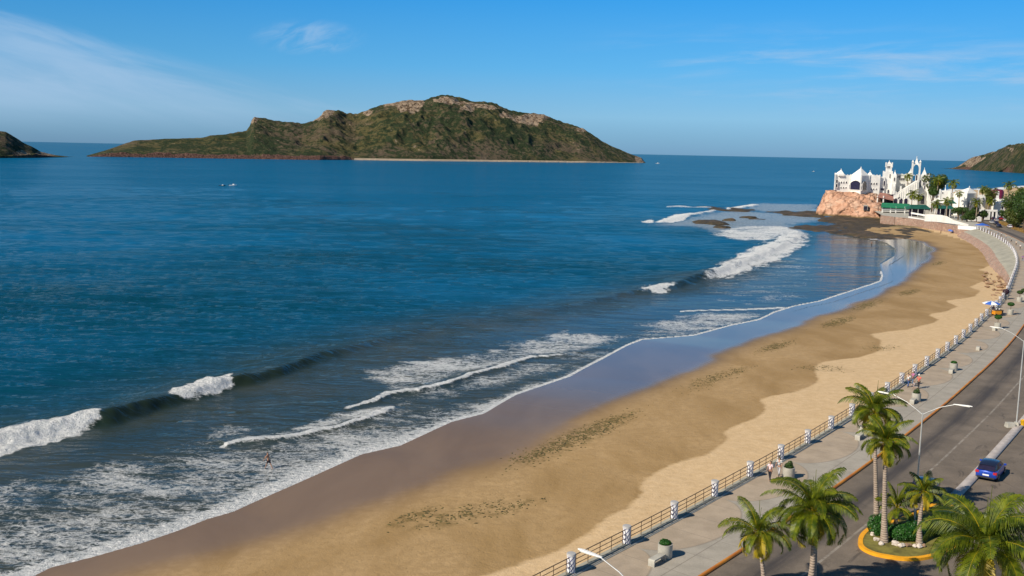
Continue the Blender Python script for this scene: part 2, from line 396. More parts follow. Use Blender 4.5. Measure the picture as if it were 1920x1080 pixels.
def m_asph(n, b, o):
    uv = n.uv(); u, v, _ = n.sep(uv)                         # u = metres across, v = metres along
    p = n.pos(); f = n.noise(p, .35, 5, .6); fi = n.noise(p, 9., 3, .6)
    st = n.noise(n.comb(n.math('MULTIPLY', u, .9), n.math('MULTIPLY', v, .045), 0.), 1., 4, .6)
    c = n.mix(n.step(f, .3, .7), (.130, .104, .078), (.19, .152, .115))
    # oil and tyre marks along the lane middles
    l1 = n.math('ABSOLUTE', n.math('SUBTRACT', u, n.math('ADD', 8.3, n.math('MULTIPLY', st, .8))))
    m1 = n.math('MULTIPLY', n.step(l1, 1.5, .2), n.step(st, .3, .6, .35, 1.))
    l2 = n.math('ABSOLUTE', n.math('SUBTRACT', u, 20.6)); m2 = n.math('MULTIPLY', n.step(l2, 1.2, .2), .6)
    c = n.mix(n.math('MULTIPLY', n.math('MAXIMUM', m1, m2), .85), c, (.035, .03, .03))
    bl = n.noise(n.comb(n.math('MULTIPLY', u, .55), n.math('MULTIPLY', v, .16), 5.), 1.6, 5, .7, .8)
    c = n.mix(n.math('MULTIPLY', n.step(bl, .57, .68), n.math('MULTIPLY', n.step(u, 9.5, 12.), .6)), c, (.05, .04, .034))
    ck = n.math('MULTIPLY', n.step(n.voro(n.mapv(p, (1, 1, 1)), .11), .012, .004), n.step(f, .45, .6))
    c = n.mix(n.math('MULTIPLY', ck, .25), c, (.04, .035, .03))
    k = n.step(fi, .2, .8, .85, 1.12); c = n.mix(1., c, n.comb(k, k, k), 'MULTIPLY')
    # worn white lines
    def ln(at, w, d0, d1):
        a = n.step(n.math('ABSOLUTE', n.math('SUBTRACT', u, at)), w, w * .6)
        return n.math('MULTIPLY', a, n.step(n.noise(p, .8, 4, .7), d0, d1))
    w = n.math('MAXIMUM', ln(10.9, .12, .30, .6), ln(19.1, .13, .25, .45))
    c = n.mix(n.math('MULTIPLY', w, .34), c, (.5, .46, .40))
    n.put(b.inputs['Base Color'], c); b.inputs['Roughness'].default_value = .85; n.put(b.inputs['Normal'], n.bump(fi, .4, .02))
MAT_ASPH = mat('worn_asphalt', m_asph)

def m_pave(n, b, o):
    uv = n.uv(); u, v, _ = n.sep(uv); p = n.pos(); f = n.noise(p, .6, 5, .6); fi = n.noise(p, 8., 3)
    # scalloped paving pattern: warm lobes against grey concrete
    ph = n.math('FRACT', n.math('DIVIDE', v, 13.)); x = n.math('SUBTRACT', n.math('MULTIPLY', ph, 2.), 1.)
    arc = n.math('MULTIPLY', n.math('SQRT', n.math('MAXIMUM', n.math('SUBTRACT', 1., n.math('MULTIPLY', x, x)), 0.)), 3.6)
    dd = n.math('SUBTRACT', arc, n.math('SUBTRACT', u, .35))
    warm = n.mix(n.step(f, .3, .7), (.34, .27, .195), (.42, .335, .245)); grey = n.mix(n.step(f, .3, .7), (.31, .28, .23), (.385, .345, .285))
    c = n.mix(n.step(dd, -.04, .04), grey, warm)
    edge = n.step(n.math('ABSOLUTE', dd), .12, .05)
    jt = n.math('MINIMUM', n.math('ABSOLUTE', n.math('SUBTRACT', n.math('FRACT', n.math('DIVIDE', v, 3.25)), .5)), 1.)
    jn = n.math('MULTIPLY', n.step(jt, .012, .004), .5)
    j2 = n.math('MULTIPLY', n.step(n.math('ABSOLUTE', n.math('SUBTRACT', u, 4.2)), .05, .02), .6)
    c = n.mix(n.math('MAXIMUM', n.math('MULTIPLY', edge, .38), n.math('MAXIMUM', jn, j2)), c, (.15, .125, .10))
    st = n.step(n.noise(p, .25, 5, .7), .55, .72, 0., .4); c = n.mix(st, c, (.20, .17, .14))
    k = n.step(fi, .2, .8, .9, 1.08); c = n.mix(1., c, n.comb(k, k, k), 'MULTIPLY')
    n.put(b.inputs['Base Color'], c); b.inputs['Roughness'].default_value = .8; n.put(b.inputs['Normal'], n.bump(fi, .3, .01))
MAT_PAVE = mat('promenade_paving', m_pave)

MAT_WHITE = plain('white_paint', (.80, .79, .76), .6, .08, .8)
MAT_CASTLE = plain('white_stucco', (.82, .80, .75), .85, .12, .25)
MAT_GLASS = plain('dark_glass', (.025, .022, .05), .15, .3, 1.)
MAT_CONC = plain('pale_concrete', (.42, .40, .345), .85, .18, 1.5, bumpd=.02)
MAT_CURB = plain('grey_kerb', (.46, .41, .38), .8, .2, 1.)
MAT_RAIL = plain('rusty_rail', (.20, .125, .07), .6, .3, 4., metal=.2)
MAT_GALV = plain('galvanised_steel', (.62, .62, .60), .4, .1, 3., metal=.5)
MAT_BASE = plain('wall_concrete', (.36, .34, .27), .9, .22, .5, bumpd=.05)
MAT_GREEN = plain('green_canvas', (.012, .20, .09), .7, .2, .5)
MAT_DGREEN = plain('dark_green_canvas', (.008, .09, .065), .7, .3, .4)
MAT_BLUECAN = plain('blue_canvas', (.03, .12, .50), .7, .15, 2.)
MAT_TILE = plain('pinkish_tiles', (.36, .17, .13), .8, .25, 1.)
MAT_BURG = plain('burgundy_paint', (.16, .012, .05), .5, .15, .5)
MAT_TYRE = plain('tyre_rubber', (.02, .02, .02), .8, .2, 5.)
MAT_RIM = plain('alloy_rim', (.5, .5, .52), .3, .1, 5., metal=.8)
MAT_RED = plain('red_lens', (.45, .02, .03), .2, .1, 5.)
MAT_SOIL = plain('planter_soil', (.06, .04, .025), .95, .4, 4.)
MAT_TRUNK_D = plain('tree_bark', (.12, .085, .055), .9, .3, 3., bumpd=.03)
MAT_CART = plain('orange_cart_paint', (.70, .27, .01), .5, .12, 2.)
MAT_YEL = plain('yellow_plastic', (.78, .44, .01), .5, .1, 2.)
MAT_ROCKW = plain('white_boulder', (.60, .52, .45), .85, .25, 4., bumpd=.03)
MAT_ROCKB = plain('brown_boulder', (.30, .19, .12), .9, .35, 2., bumpd=.05)
MAT_LAWN = plain('dry_lawn', (.17, .15, .03), .95, .4, 1.3, bumpd=.06)

def m_curb(n, b, o):
    p = n.pos(); f = n.noise(p, .5, 4); f2 = n.noise(p, 4., 4, .7)
    c = n.mix(n.step(f, .35, .65), (.42, .125, .012), (.55, .21, .015)); c = n.mix(n.step(f2, .6, .75, 0., .6), c, (.22, .12, .07))
    n.put(b.inputs['Base Color'], c); b.inputs['Roughness'].default_value = .7
MAT_OCURB = mat('orange_painted_kerb', m_curb)
MAT_YCURB = plain('yellow_painted_kerb', (.80, .36, .008), .65, .12, 2.)

def m_pillar(n, b, o):
    x, y, z = n.sep(n.obj())
    an = n.math('ARCTAN2', y, x); a2 = n.math('ABSOLUTE', n.math('SINE', n.math('MULTIPLY', an, .5)))
    s = n.math('FRACT', n.math('ADD', n.math('MULTIPLY', z, 2.9), n.math('MULTIPLY', n.math('ABSOLUTE', n.math('DIVIDE', an, math.pi)), 2.9)))
    m = n.math('MULTIPLY', n.step(s, .66, .70), n.step(z, 1.16, 1.14))
    f = n.noise(n.pos(), 3., 4)
    w = n.mix(n.step(f, .3, .7), (.68, .68, .70), (.84, .83, .82))
    c = n.mix(m, w, (.13, .13, .24))
    c = n.mix(n.step(z, 1.17, 1.19), c, (.40, .39, .38))
    n.put(b.inputs['Base Color'], c); b.inputs['Roughness'].default_value = .7
MAT_PILLAR = mat('striped_pillar_paint', m_pillar)

def m_trunk(n, b, o):
    x, y, z = n.sep(n.obj()); f = n.noise(n.obj(), 5., 4)
    r = n.math('SINE', n.math('ADD', n.math('MULTIPLY', z, 38.), n.math('MULTIPLY', f, 4.)))
    c = n.mix(n.step(r, .2, .95), (.35, .275, .215), (.235, .175, .13)); c = n.mix(n.step(f, .5, .7, 0., .5), c, (.45, .38, .31))
    n.put(b.inputs['Base Color'], c); b.inputs['Roughness'].default_value = .9; n.put(b.inputs['Normal'], n.bump(r, .5, .03))
MAT_TRUNK = mat('palm_bark', m_trunk)

def leafmat(name, a, bcol, yel=(.35, .30, .02), trans=.35):
    def fn(n, b, o):
        ag = n.attr('age'); f = n.noise(n.pos(), 2.5, 3)
        c = n.mix(n.step(f, .3, .7), a, bcol); c = n.mix(n.step(ag, .55, 1.), c, yel)
        n.put(b.inputs['Base Color'], c); b.inputs['Roughness'].default_value = .45; b.inputs['Specular IOR Level'].default_value = .35
        t = n.new('ShaderNodeBsdfTranslucent'); n.put(t.inputs[0], n.mix(.5, c, (.30, .38, .02)))
        mx = n.new('ShaderNodeMixShader'); mx.inputs[0].default_value = trans
        n.t.links.new(b.outputs[0], mx.inputs[1]); n.t.links.new(t.outputs[0], mx.inputs[2]); n.t.links.new(mx.outputs[0], o.inputs[0])
    return mat(name, fn)
MAT_PALM = leafmat('palm_fronds', (.034, .066, .004), (.18, .21, .010), (.44, .33, .02), .30)
MAT_LEAF = leafmat('tree_leaves', (.022, .058, .012), (.060, .105, .018), (.10, .13, .02), .2)
MAT_LEAF2 = leafmat('olive_leaves', (.050, .072, .014), (.110, .125, .025), (.2, .16, .04), .2)
MAT_HEDGE = leafmat('hedge_leaves', (.016, .075, .010), (.035, .13, .016), (.06, .16, .02), .2)
MAT_PURPLE = leafmat('purple_leaves', (.045, .018, .035), (.075, .03, .05), (.1, .05, .05), .15)
# ------------------------------------------------------------------ the promenade curve (world metres)
_P = [(1070,1082),(1172.7,1029),(1263,981),(1341,937),(1409,899),(1468,865),(1518,835.5),(1562,808),(1601,783),(1636,761),(1667,741),(1695,722),(1719,703.5),(1741,689),(1762,674),(1778.6,661),(1795.5,648),(1809,636),(1822,625),(1833,615),(1842,604),(1852,595.5),(1862,587),(1872,577),(1880,568.5),(1887,558),(1893,547),(1897,537),(1900,527),(1907,509),(1909,498),(1909,489),(1907,482),(1903,473),(1898,467),(1891,460),(1884,455),(1875,449),(1864,443),(1853,438),(1842,433),(1832,429)]
RZ = 4.0
_R = WL(_P, RZ)
def resample(L, step):
    d = np.r_[0, np.cumsum(np.hypot(*np.diff(L, axis=0).T))]
    s = np.arange(0, d[-1], step); return np.c_[np.interp(s, d, L[:, 0]), np.interp(s, d, L[:, 1])]
def smooth(L, k):
    w = np.ones(2 * k + 1) / (2 * k + 1)
    E = np.vstack([L[0] + (L[0] - L[1]) * np.arange(k, 0, -1)[:, None], L, L[-1] + (L[-1] - L[-2]) * np.arange(1, k + 1)[:, None]])
    return np.c_[np.convolve(E[:, 0], w, 'valid'), np.convolve(E[:, 1], w, 'valid')]
_t0 = (_R[3] - _R[0]) / np.linalg.norm(_R[3] - _R[0])
_ext0 = _R[0] + _t0 * np.arange(-110, -1, 6.5)[:, None]
_R0 = smooth(resample(_R, 1.), 7)
_R0 = np.vstack([resample(np.vstack([_ext0, _R0[:1]]), 1.), _R0])
N_RAIL_END = len(_R0)
_te = np.array([.30, .954]); _R1 = _R0[-1] + _te * np.arange(1, 160)[:, None]
PATH = smooth(np.vstack([_R0, _R1]), 4)
_T = np.gradient(PATH, axis=0); _T /= np.linalg.norm(_T, axis=1)[:, None]
_Nr = np.c_[_T[:, 1], -_T[:, 0]]                                     # right-hand normal (towards the road)
ARC = np.r_[0, np.cumsum(np.hypot(*np.diff(PATH, axis=0).T))]
def at_s(s, off=0.):
    i = np.interp(s, ARC, np.arange(len(ARC))); i0 = int(min(i, len(ARC) - 2)); f = i - i0
    p = PATH[i0] * (1 - f) + PATH[i0 + 1] * f; t = _T[i0] * (1 - f) + _T[i0 + 1] * f; n = np.array([t[1], -t[0]])
    return p + n * off, math.atan2(t[1], t[0])
def s_of(p):
    d = np.hypot(*(PATH - np.asarray(p)[:2]).T); i = int(d.argmin()); return ARC[i], float((np.asarray(p)[:2] - PATH[i]) @ _Nr[i])
S_END = ARC[N_RAIL_END - 1]
def off_curve(o, i0=0, i1=None):
    i1 = i1 or len(PATH); oo = o(ARC[i0:i1]) if callable(o) else o
    return PATH[i0:i1] + _Nr[i0:i1] * (np.asarray(oo)[:, None] if np.ndim(oo) else oo)
def strip(name, o0, o1, z, m, i0=0, i1=None, kind='structure', z1=None):
    i1 = i1 or len(PATH); a = off_curve(o0, i0, i1); b = off_curve(o1, i0, i1); n = len(a)
    z1 = z if z1 is None else z1
    V = np.vstack([np.c_[a, np.full(n, z)], np.c_[b, np.full(n, z1)]])
    k = np.arange(n - 1); F = np.c_[k, k + n, k + n + 1, k + 1]
    uo0 = o0(ARC[i0:i1]) if callable(o0) else np.full(n, o0); uo1 = o1(ARC[i0:i1]) if callable(o1) else np.full(n, o1)
    uv = np.vstack([np.c_[uo0, ARC[i0:i1]], np.c_[uo1, ARC[i0:i1]]])
    o = np_mesh(name, V, F, m, uv=uv)
    if kind: tag(o, kind=kind)
    return o
def ribbon(name, prof, m, i0=0, i1=None, step=1):
    """sweep a closed profile [(offset, z), ...] along the path"""
    i1 = i1 or len(PATH); idx = np.arange(i0, i1, step); n = len(idx); k = len(prof); V = []
    for o_, z in prof: V.append(np.c_[PATH[idx] + _Nr[idx] * o_, np.full(n, z)])
    V = np.vstack(V); F = []
    a = np.arange(n - 1)
    for j in range(k):
        j2 = (j + 1) % k; F.append(np.c_[a + j * n, a + j2 * n, a + 1 + j2 * n, a + 1 + j * n])
    F = np.vstack(F)
    caps = [[j * n for j in range(k)], [j * n + n - 1 for j in range(k)][::-1]] if k == 4 else []
    if caps: F = np.vstack([F, caps])
    return np_mesh(name, V, F, m)

# ------------------------------------------------------------------ shoreline and other curves
SWASH = WL([(-420,1330),(-200,1210),(-40,1120),(63,1079),(93,1064),(176,1043),(267,1017),(334,994),(387,973),(436,959),(480,939),(560,904),(608,882.5),(677,851.5),(750,835),(808,808),(845,791),(907,775),(947,751),(967,740),(1020,722),(1067,706),(1098,689),(1135,670),(1175,648),(1204,637),(1302,629),(1372,610),(1423,600),(1452,586),(1490,574),(1541,564),(1595,546),(1633,534),(1652,527),(1655,517),(1649,496),(1677,480),(1680,467),(1662,455),(1640,449)])
SHORE_ALL = np.vstack([SWASH, WL([(1600,443),(1640,425),(1600,404),(1545,402),(1532,396),(1535,385)], 0.), [[205,640],[250,720],[330,830]], WL([(1770,366),(1795,356),(1880,355),(1890,352),(1920,350),(2300,344)])])
LAND = np.vstack([SHORE_ALL, [[6000, 3000], [6000, -300], [-20, -300]]])
WETL = WL([(-300,1290),(60,1140),(200,1078),(350,1040),(500,1000),(600,968),(698,944),(760,919),(833,882),(928,857),(994,820),(1056,798),(1110,766),(1169,744),(1234,715),(1300,690),(1350,660),(1404,637),(1455,620),(1509,599),(1579,575),(1626,556),(1674,534),(1700,511.5),(1738,486),(1744,467),(1728,454),(1700,449)], .3)
DRYL = WL([(500,1240),(800,1130),(960,1079),(1049,1051),(1102,1024),(1138,989),(1178,971),(1193,951),(1200,929),(1215,907),(1249,884),(1293,873),(1320,866),(1345,849),(1362,835),(1360,818),(1385,805),(1412,795),(1431,782),(1434,768),(1424,756),(1440,750),(1490,744),(1525,730),(1533,718),(1530,692),(1545,683),(1560,681),(1608,677),(1640,670),(1653,662),(1651,645),(1632,628),(1665,624),(1704,621),(1747,610),(1759,601),(1738,589),(1773,585.5),(1795.5,573),(1773,560),(1829,552),(1838,540),(1818,532),(1849,520),(1853,507),(1835.5,501),(1864,491),(1855.5,473),(1840,460),(1824,453),(1805,447)], 1.4)

def polar(name, r_list, a_list):
    A, R = np.meshgrid(a_list, r_list); X = np.sin(A) * R; Y = np.cos(A) * R
    return X.ravel(), Y.ravel(), R.ravel()
def gridfaces(nr, na):
    i, j = np.meshgrid(np.arange(nr - 1), np.arange(na - 1), indexing='ij'); a = (i * na + j).ravel()
    return np.c_[a, a + 1, a + na + 1, a + na]

# --- ground: beach, sea bed and the land behind, one sheet
def build_ground():
    inv = np.r_[np.linspace(1 / 30., 1 / 900., 620), np.linspace(1 / 960., 1 / 9000., 26)]
    rl = np.r_[1 / inv, [14000, 25000, 50000, 90000]]
    al = np.radians(np.r_[np.linspace(-80, -31, 18), np.linspace(-30, 30.5, 900), np.linspace(32, 85, 20)])
    X, Y, R = polar('g', rl, al); P = np.c_[X, Y]
    z = np.full(len(P), -4.0); wet = np.zeros(len(P)); damp = np.ones(len(P)); kelp = np.zeros(len(P)); soil = np.zeros(len(P))
    near = np.where((R < 900))[0]; Q = P[near]
    ins = inside(Q, LAND)
    ds = pdist(Q, SWASH)[0]; dc = pdist(Q, SHORE_ALL)[0]
    dr, sr, pr = pdist(Q, PATH[::4]); off = dr * sr; s = np.interp(pr * 4, np.arange(len(ARC)), ARC)
    onland = (off > -.2) & (s < S_END + 150)
    y = Q[:, 1]
    zw = 2.7 - 1.9 * sm(y, 150, 250)
    # distance to the foot of the wall / revetment
    foot = 7. * sm(y, 225, 300) + .3
    d2 = np.maximum(-off - foot, 0)
    zb = zw * ds / (ds + d2 + .5)
    zb = zb + (fbm(Q[:, 0] * .12, Q[:, 1] * .12, 3) - .5) * .22 * sm(ds, 8, 30)
    beach = ins & ~onland & (y < 452)
    zz = np.where(beach, zb, -.02 - np.minimum(dc * .035, 3.5))
    back = ins & (y >= 452) & ~onland
    zz = np.where(back, np.minimum(dc * .05, 3.4), zz)
    zz = np.where(onland & ins, 3.6, zz)
    z[near] = zz
    far = np.where(R >= 900)[0]; Qf = P[far]; insf = inside(Qf, LAND)
    dcf = pdist(Qf, SHORE_ALL)[0]; z[far] = np.where(insf, np.minimum(dcf * .03, 3.5), -4.)
    # wetness: 1 on the water film, 0 well above the wet line
    dw, sw, _ = pdist(Q, WETL); sdw = dw * -sw                                   # positive = seaward
    w = sm(sdw + (fbm(Q[:, 0] * .1, Q[:, 1] * .1, 3, 5) - .5) * 3.5, -8.5, 3.0)
    w = np.where(beach, w, np.where(ins, 0, 1.)); wet[near] = w; wet[far] = np.where(insf, 0., 1.)
    dd, sdd, _ = pdist(Q, DRYL); sgn = dd * -sdd                                # positive = seaward (damp)
    wob = (fbm(Q[:, 0] * .35, Q[:, 1] * .35, 3, 9) - .5) * .8
    dm = np.clip(.5 + (sgn + wob) * .65, 0, 1)
    dm *= 1 - .35 * sm(sgn, 6, 22)
    damp[near] = np.where(beach, dm, np.where(ins, .3, 1)); damp[far] = .4
    # drifts of seaweed
    def blob(cx, cy, ax, ay, ang, a, zz_=.8):
        c = Wp(cx, cy, zz_)[:2]; e = Q - c; ca, sa = math.cos(ang), math.sin(ang)
        u = (e[:, 0] * ca + e[:, 1] * sa) / ax; v = (-e[:, 0] * sa + e[:, 1] * ca) / ay
        kelp[near] = np.maximum(kelp[near], a * sm(u * u + v * v, 1.3, .1))
    for K in KELP: blob(*K)
    # soil: land that is not sand
    soil[near] = np.where((onland | back) & ins & (y < 800), 1., 0.)
    F = gridfaces(len(rl), len(al))
    film = sm(P[:, 1] + P[:, 0] * .3 + (fbm(P[:, 0] * .03, P[:, 1] * .03, 3, 41) - .5) * 50, 88, 160)
    o = np_mesh('ground', np.c_[X, Y, z], F, MAT_SAND, True, dict(film=film, wet=wet, damp=damp, kelp=kelp, soil=soil))
    tag(o, kind='structure')
# px centre x,y ; half length ; half width ; heading ; strength ; height
A60 = math.radians(56)
KELP = [(1085,826,14,2.4,A60,1.,.7),(1150,795,5,1.5,A60,.9,.7),(1010,856,5,1.6,A60,.8,.7),(775,975,3.6,1.2,A60,.9,.9),(860,975,5.5,2.2,math.radians(40),.75,1.),(960,962,4,1.5,math.radians(40),.8,1.),
        (1335,715,9,2.2,A60,.6,.9),(1385,702,5,1.2,A60,.5,.9),(1455,652,8,1.7,A60,.9,.8),(1572,604,10,2.2,A60,.9,.7),(1625,571,14,2.2,A60,.7,.6),(1705,546,9,2.,A60,.8,.6),(1650,662,4,3,A60,.35,1.2),(1545,700,3,4,A60,.4,1.2),(1760,493,8,2,A60,.6,.5)]
build_ground()

# --- the sea
CREST = WL([(-420,925),(-200,872),(0,832),(60,817),(130,803),(190,793),(250,777),(325,752),(380,738),(432,723),(500,704),(600,671),(700,643),(800,617),(950,590),(1050,578),(1150,556),(1215,547),(1265,538),(1310,521),(1340,514),(1400,492),(1450,470),(1500,445),(1512,434)])
CREST_A = np.array([.9,.9,1.0,1.05,1.1,1.2,1.25,1.15,1.15,1.1,.9,.65,.42,.22,.16,.25,.42,.6,.8,1.1,1.2,.9,.8,.7,.2])
L1 = WL([(425,838),(470,830),(560,815),(640,800),(700,783),(720,774),(738,760)]); L1A = np.array([.2,.35,.35,.35,.35,.3,.1])
L2 = WL([(600,778),(680,760),(728,741),(783,735),(830,722),(885,704),(947,687.5),(1001,671),(1056,664),(1098,658),(1150,648)]); L2A = np.array([0,.25,.5,.45,.4,.35,.3,.25,.15,.1,.0])
L3 = WL([(1274,584),(1330,582),(1400,580.5),(1471,577)])
L4 = WL([(1235,418),(1262,411),(1287,404),(1310,400),(1330,397),(1345,395)])
L5 = WL([(1250,388),(1300,389),(1345,391)])
L6 = WL([(1360,393),(1385,389),(1420,384)])
def build_sea():
    inv = np.r_[np.linspace(1 / 42., 1 / 700., 700), np.linspace(1 / 712., 1 / 60000., 46)]
    rl = np.r_[1 / inv, [90000., 150000.]]
    al = np.radians(np.r_[np.linspace(-80, -31, 14), np.linspace(-30, 29, 1040), np.linspace(30.5, 70, 14)])
    X, Y, R = polar('s', rl, al); P = np.c_[X, Y]; n = len(P); nr, na = len(rl), len(al)
    z = np.zeros(n); foam = np.zeros(n); solid = np.zeros(n); shal = np.zeros(n); calm = np.zeros(n); face = np.zeros(n); milk = np.zeros(n)
    near = np.where(R < 760)[0]; Q = P[near]
    ins = inside(Q, LAND); ds, _, _ = pdist(Q, SWASH); dc = pdist(Q, SHORE_ALL)[0]
    keep_in = (~ins) | (dc < 2.5)
    q = np.where(keep_in)[0]; Qk = Q[q]; I = near[q]
    insk = ins[q]; d = np.where(insk, -ds[q], ds[q])                            # + seaward
    zz = np.zeros(len(q)); fo = np.zeros(len(q)); so_ = np.zeros(len(q)); fc = np.zeros(len(q)); mi = np.zeros(len(q))
    x, y = Qk.T; N1 = fbm(x * .8, y * .8, 3, 3); N2 = fbm(x * .25, y * .25, 3, 4)
    def wave(L, A, back, front, k=1.):
        dd, sg, pr = pdist(Qk, L); s = dd * sg + (N2 - .5) * 2.2                # + = right of travel = shoreward
        a = np.interp(pr, np.arange(len(L)), A) * (.8 + .4 * fbm(pr * 3, pr * 0, 2, 8))
        end = (pr > .001) & (pr < len(L) - 1.001)
        prof = np.where(s < 0, np.exp(-(s / back) ** 2), np.exp(-(np.maximum(s, 0) / front) ** 2))
        return s, a, prof * end, pr
    s1, a1, p1, pr1 = wave(CREST, CREST_A, 5.5, 1.35)
    zz += a1 * p1; fc = np.maximum(fc, sm(a1, .35, .9) * sm(s1, -.8, .4) * sm(s1, 3.2, 1.6) * (p1 > 0))
    zz -= .12 * a1 * np.exp(-((s1 - 4) / 2.5) ** 2) * (p1 > 0)
    for L, A in ((L1, L1A), (L2, L2A)):
        s_, a_, p_, _ = wave(L, A, 2.2, .6); zz += a_ * p_
        fo = np.maximum(fo, sm(a_, .08, .22) * np.exp(-((s_ + .1) / .42) ** 2) * 1.4)
    for L, w, A in ((L3, .6, 1.2), (L4, 2.6, .9), (L5, 1.8, .8), (L6, 3.2, 1.1)):
        dd, sg, pr = pdist(Qk, L); end = (pr > .001) & (pr < len(L) - 1.001)
        fo = np.maximum(fo, A * np.exp(-(dd / w) ** 2) * end); zz += (w > 1) * .7 * np.exp(-(dd / w) ** 2) * end
    def poly(px, dens, feather, z_=0., nz=.6):
        L = WL(px, z_); v = sdpoly(Qk, L) + (N1 - .5) * feather * nz * 2
        return dens * sm(v, -feather, feather)
    white = [([(-300,860),(-60,822),(0,818),(70,805),(134,793),(160,789),(183,791),(187,797),(141,812),(81,832),(21,848),(0,852),(-300,925)], 1.),
             ([(323,746),(340,738),(352,733),(390,723),(429,715),(434,722),(433,728),(387,745),(341,752),(326,751)], 1.),
             ([(1213,545),(1230,538),(1249,536),(1261,539),(1255,544),(1232,549),(1216,549)], 1.),
             ([(1324,513),(1341,506),(1354,499),(1373,489),(1386,480),(1405,468),(1431,461),(1450,452),(1469,434),(1495,431),(1517,444),(1511,460),(1487,470),(1469,483),(1448,494),(1424,500),(1386,513),(1360,520),(1326,524)], .86)]
    for px, dn in white:
        v = poly(px, 1., 1.0 if px[0][1] > 600 else 2.4, nz=1.1)
        fo = np.maximum(fo, v * (1.5 if dn == 1. else .62 + .38 * sm(fbm(x * .35, y * .2, 3, 12), .35, .6)))
        if dn == 1.: so_ = np.maximum(so_, v)
        zz += v * ((.0 if dn == 1. else .1) * (N1 + .2) + .42 * (fbm(x * 1.1, y * 1.1, 3, 31) - .5)); fc *= 1 - v
    lace = [([(-300,930),(0,905),(110,900),(180,880),(260,850),(340,835),(430,800),(480,800),(560,812),(640,795),(700,775),(738,768),(790,770),(900,752),(967,742),(947,755),(845,795),(750,838),(608,885),(480,942),(334,998),(63,1085),(-300,1240)], .44, 2.5),
            ([(-300,1010),(0,985),(150,960),(300,935),(430,910),(560,862),(640,835),(740,808),(830,780),(900,765),(960,745),(845,795),(750,838),(608,885),(480,942),(334,998),(63,1085),(-300,1240)], .62, 2.2),
            ([(425,835),(560,800),(620,775),(700,765),(735,762),(700,784),(560,816)], .52, 1.2),
            ([(680,694),(712,694),(760,682),(850,668),(925,657),(985,660),(1000,668),(900,699),(790,730),(728,742),(715,722)], .50, 1.8),
            ([(935,648),(1000,636),(1060,623),(1150,629),(1190,629),(1150,646),(1098,657),(1003,669)], .46, 2.5),
            ([(1020,700),(900,735),(800,752),(740,765),(728,742),(850,720),(1000,675),(1190,640),(1098,689)], .33, 2.),
            ([(1180,622),(1230,602),(1290,588),(1440,583),(1480,577),(1400,604),(1302,628),(1200,636)], .45, 3.),
            ([(1336,439),(1349,433),(1400,423),(1470,424),(1497,431),(1469,440),(1439,458),(1418,450),(1386,449),(1354,443)], .66, 3.),
            ([(1206,416),(1222,411),(1222,417),(1208,418)], 1.3, 2.),
            ([(1236,416),(1250,409),(1265,403),(1285,402),(1292,405),(1280,414),(1262,417)], 1.3, 2.),
            ([(1430,452),(1495,470),(1540,500),(1500,560),(1400,570),(1330,560),(1390,515)], .20, 8.)]
    lace[0] = (lace[0][0], .37, 3.5); lace[1] = (lace[1][0], .47, 3.5)
    for px, dn, ft in lace: fo = np.maximum(fo, poly(px, dn, ft))
    mi = np.maximum(mi, poly([(1255,418),(1290,410),(1345,398),(1400,396),(1450,401),(1530,405),(1550,412),(1480,420),(1510,432),(1400,430),(1350,436),(1300,424),(1230,422)], .42, 6))
    mi = np.maximum(mi, poly([(1400,392),(1425,382),(1480,383),(1532,385),(1536,398),(1430,396)], .40, 6))
    mi = np.maximum(mi, .62 * sm(fo, .9, 1.) * 0)
    # swash edge: a bright thin line with froth behind it
    lft = sm(x, 25, -25)
    fo = np.maximum(fo, 1.35 * np.exp(-(np.maximum(d - .15, 0) / (.22 + .2 * lft)) ** 2) * (d > -1.5) * (y < 275))
    fo = np.maximum(fo, np.where(y < 275, (.32 + .52 * lft) * np.exp(-(d / (.9 + 2.4 * lft)) ** 2), 0))
    z[I] = zz; foam[I] = fo; solid[I] = so_; face[I] = fc; milk[I] = mi
    sh = np.exp(-(np.maximum(d, 0) / 26.) ** 1.5) * (y < 420); shal[I] = np.maximum(sh, .6 * sm(-(s1 - 2), 30, -2) * (y < 330) * (pr1 < 20))
    sh2 = sm(s1, -10, 3) * (y < 300) * sm(np.abs(x), 200, 100); shal[I] = np.maximum(shal[I], .75 * sh2)
    calm[I] = sm(s1, 2, 16) * (y < 420) * (.25 + .75 * sm(y, 110, 210))
    ch = (fbm(x * .16 + y * .05, y * .62, 3, 14) - .5) * .75 * sm(R[I], 420, 200) + (fbm(x * .05, y * .20, 3, 15) - .5) * 1.3 * sm(R[I], 120, 330)
    zz += ch * (1 - .8 * calm[I]) * sm(d, 2, 14) * (.35 + .65 * sm(s1, 1, -6)); z[I] = zz
    # long low swells offshore
    al_ = (X * .88 - Y * .47); z += .16 * np.sin(al_ / 7. + 2.2 * fbm(X * .01, Y * .01, 2, 2)) * sm(R, 1400, 300) * sm(calm, 1, .2) * .6
    z[near[ins]] -= 0
    dn_ = np.zeros(n); dn_[I] = np.where(d < 0, d * .28, 0.); dl = np.zeros(n, bool); dl[near] = ~keep_in
    fade = np.ones(n); fade[I] = sm(d, -.5, 6)
    z = z * fade + dn_ + .035
    z[I] = np.where(d < 0, np.minimum(z[I], .035 + d * .28), z[I])
    fr = np.where(R >= 760)[0]; Qf = P[fr]; insf = inside(Qf, LAND); dcf = pdist(Qf, SHORE_ALL)[0]; dl[fr[insf & (dcf > 25)]] = True
    foam[fr] = np.where((Qf[:, 0] > 300) & (R[fr] < 1600), 1.2 * np.exp(-((dcf - 4) / 7.) ** 2), 0)
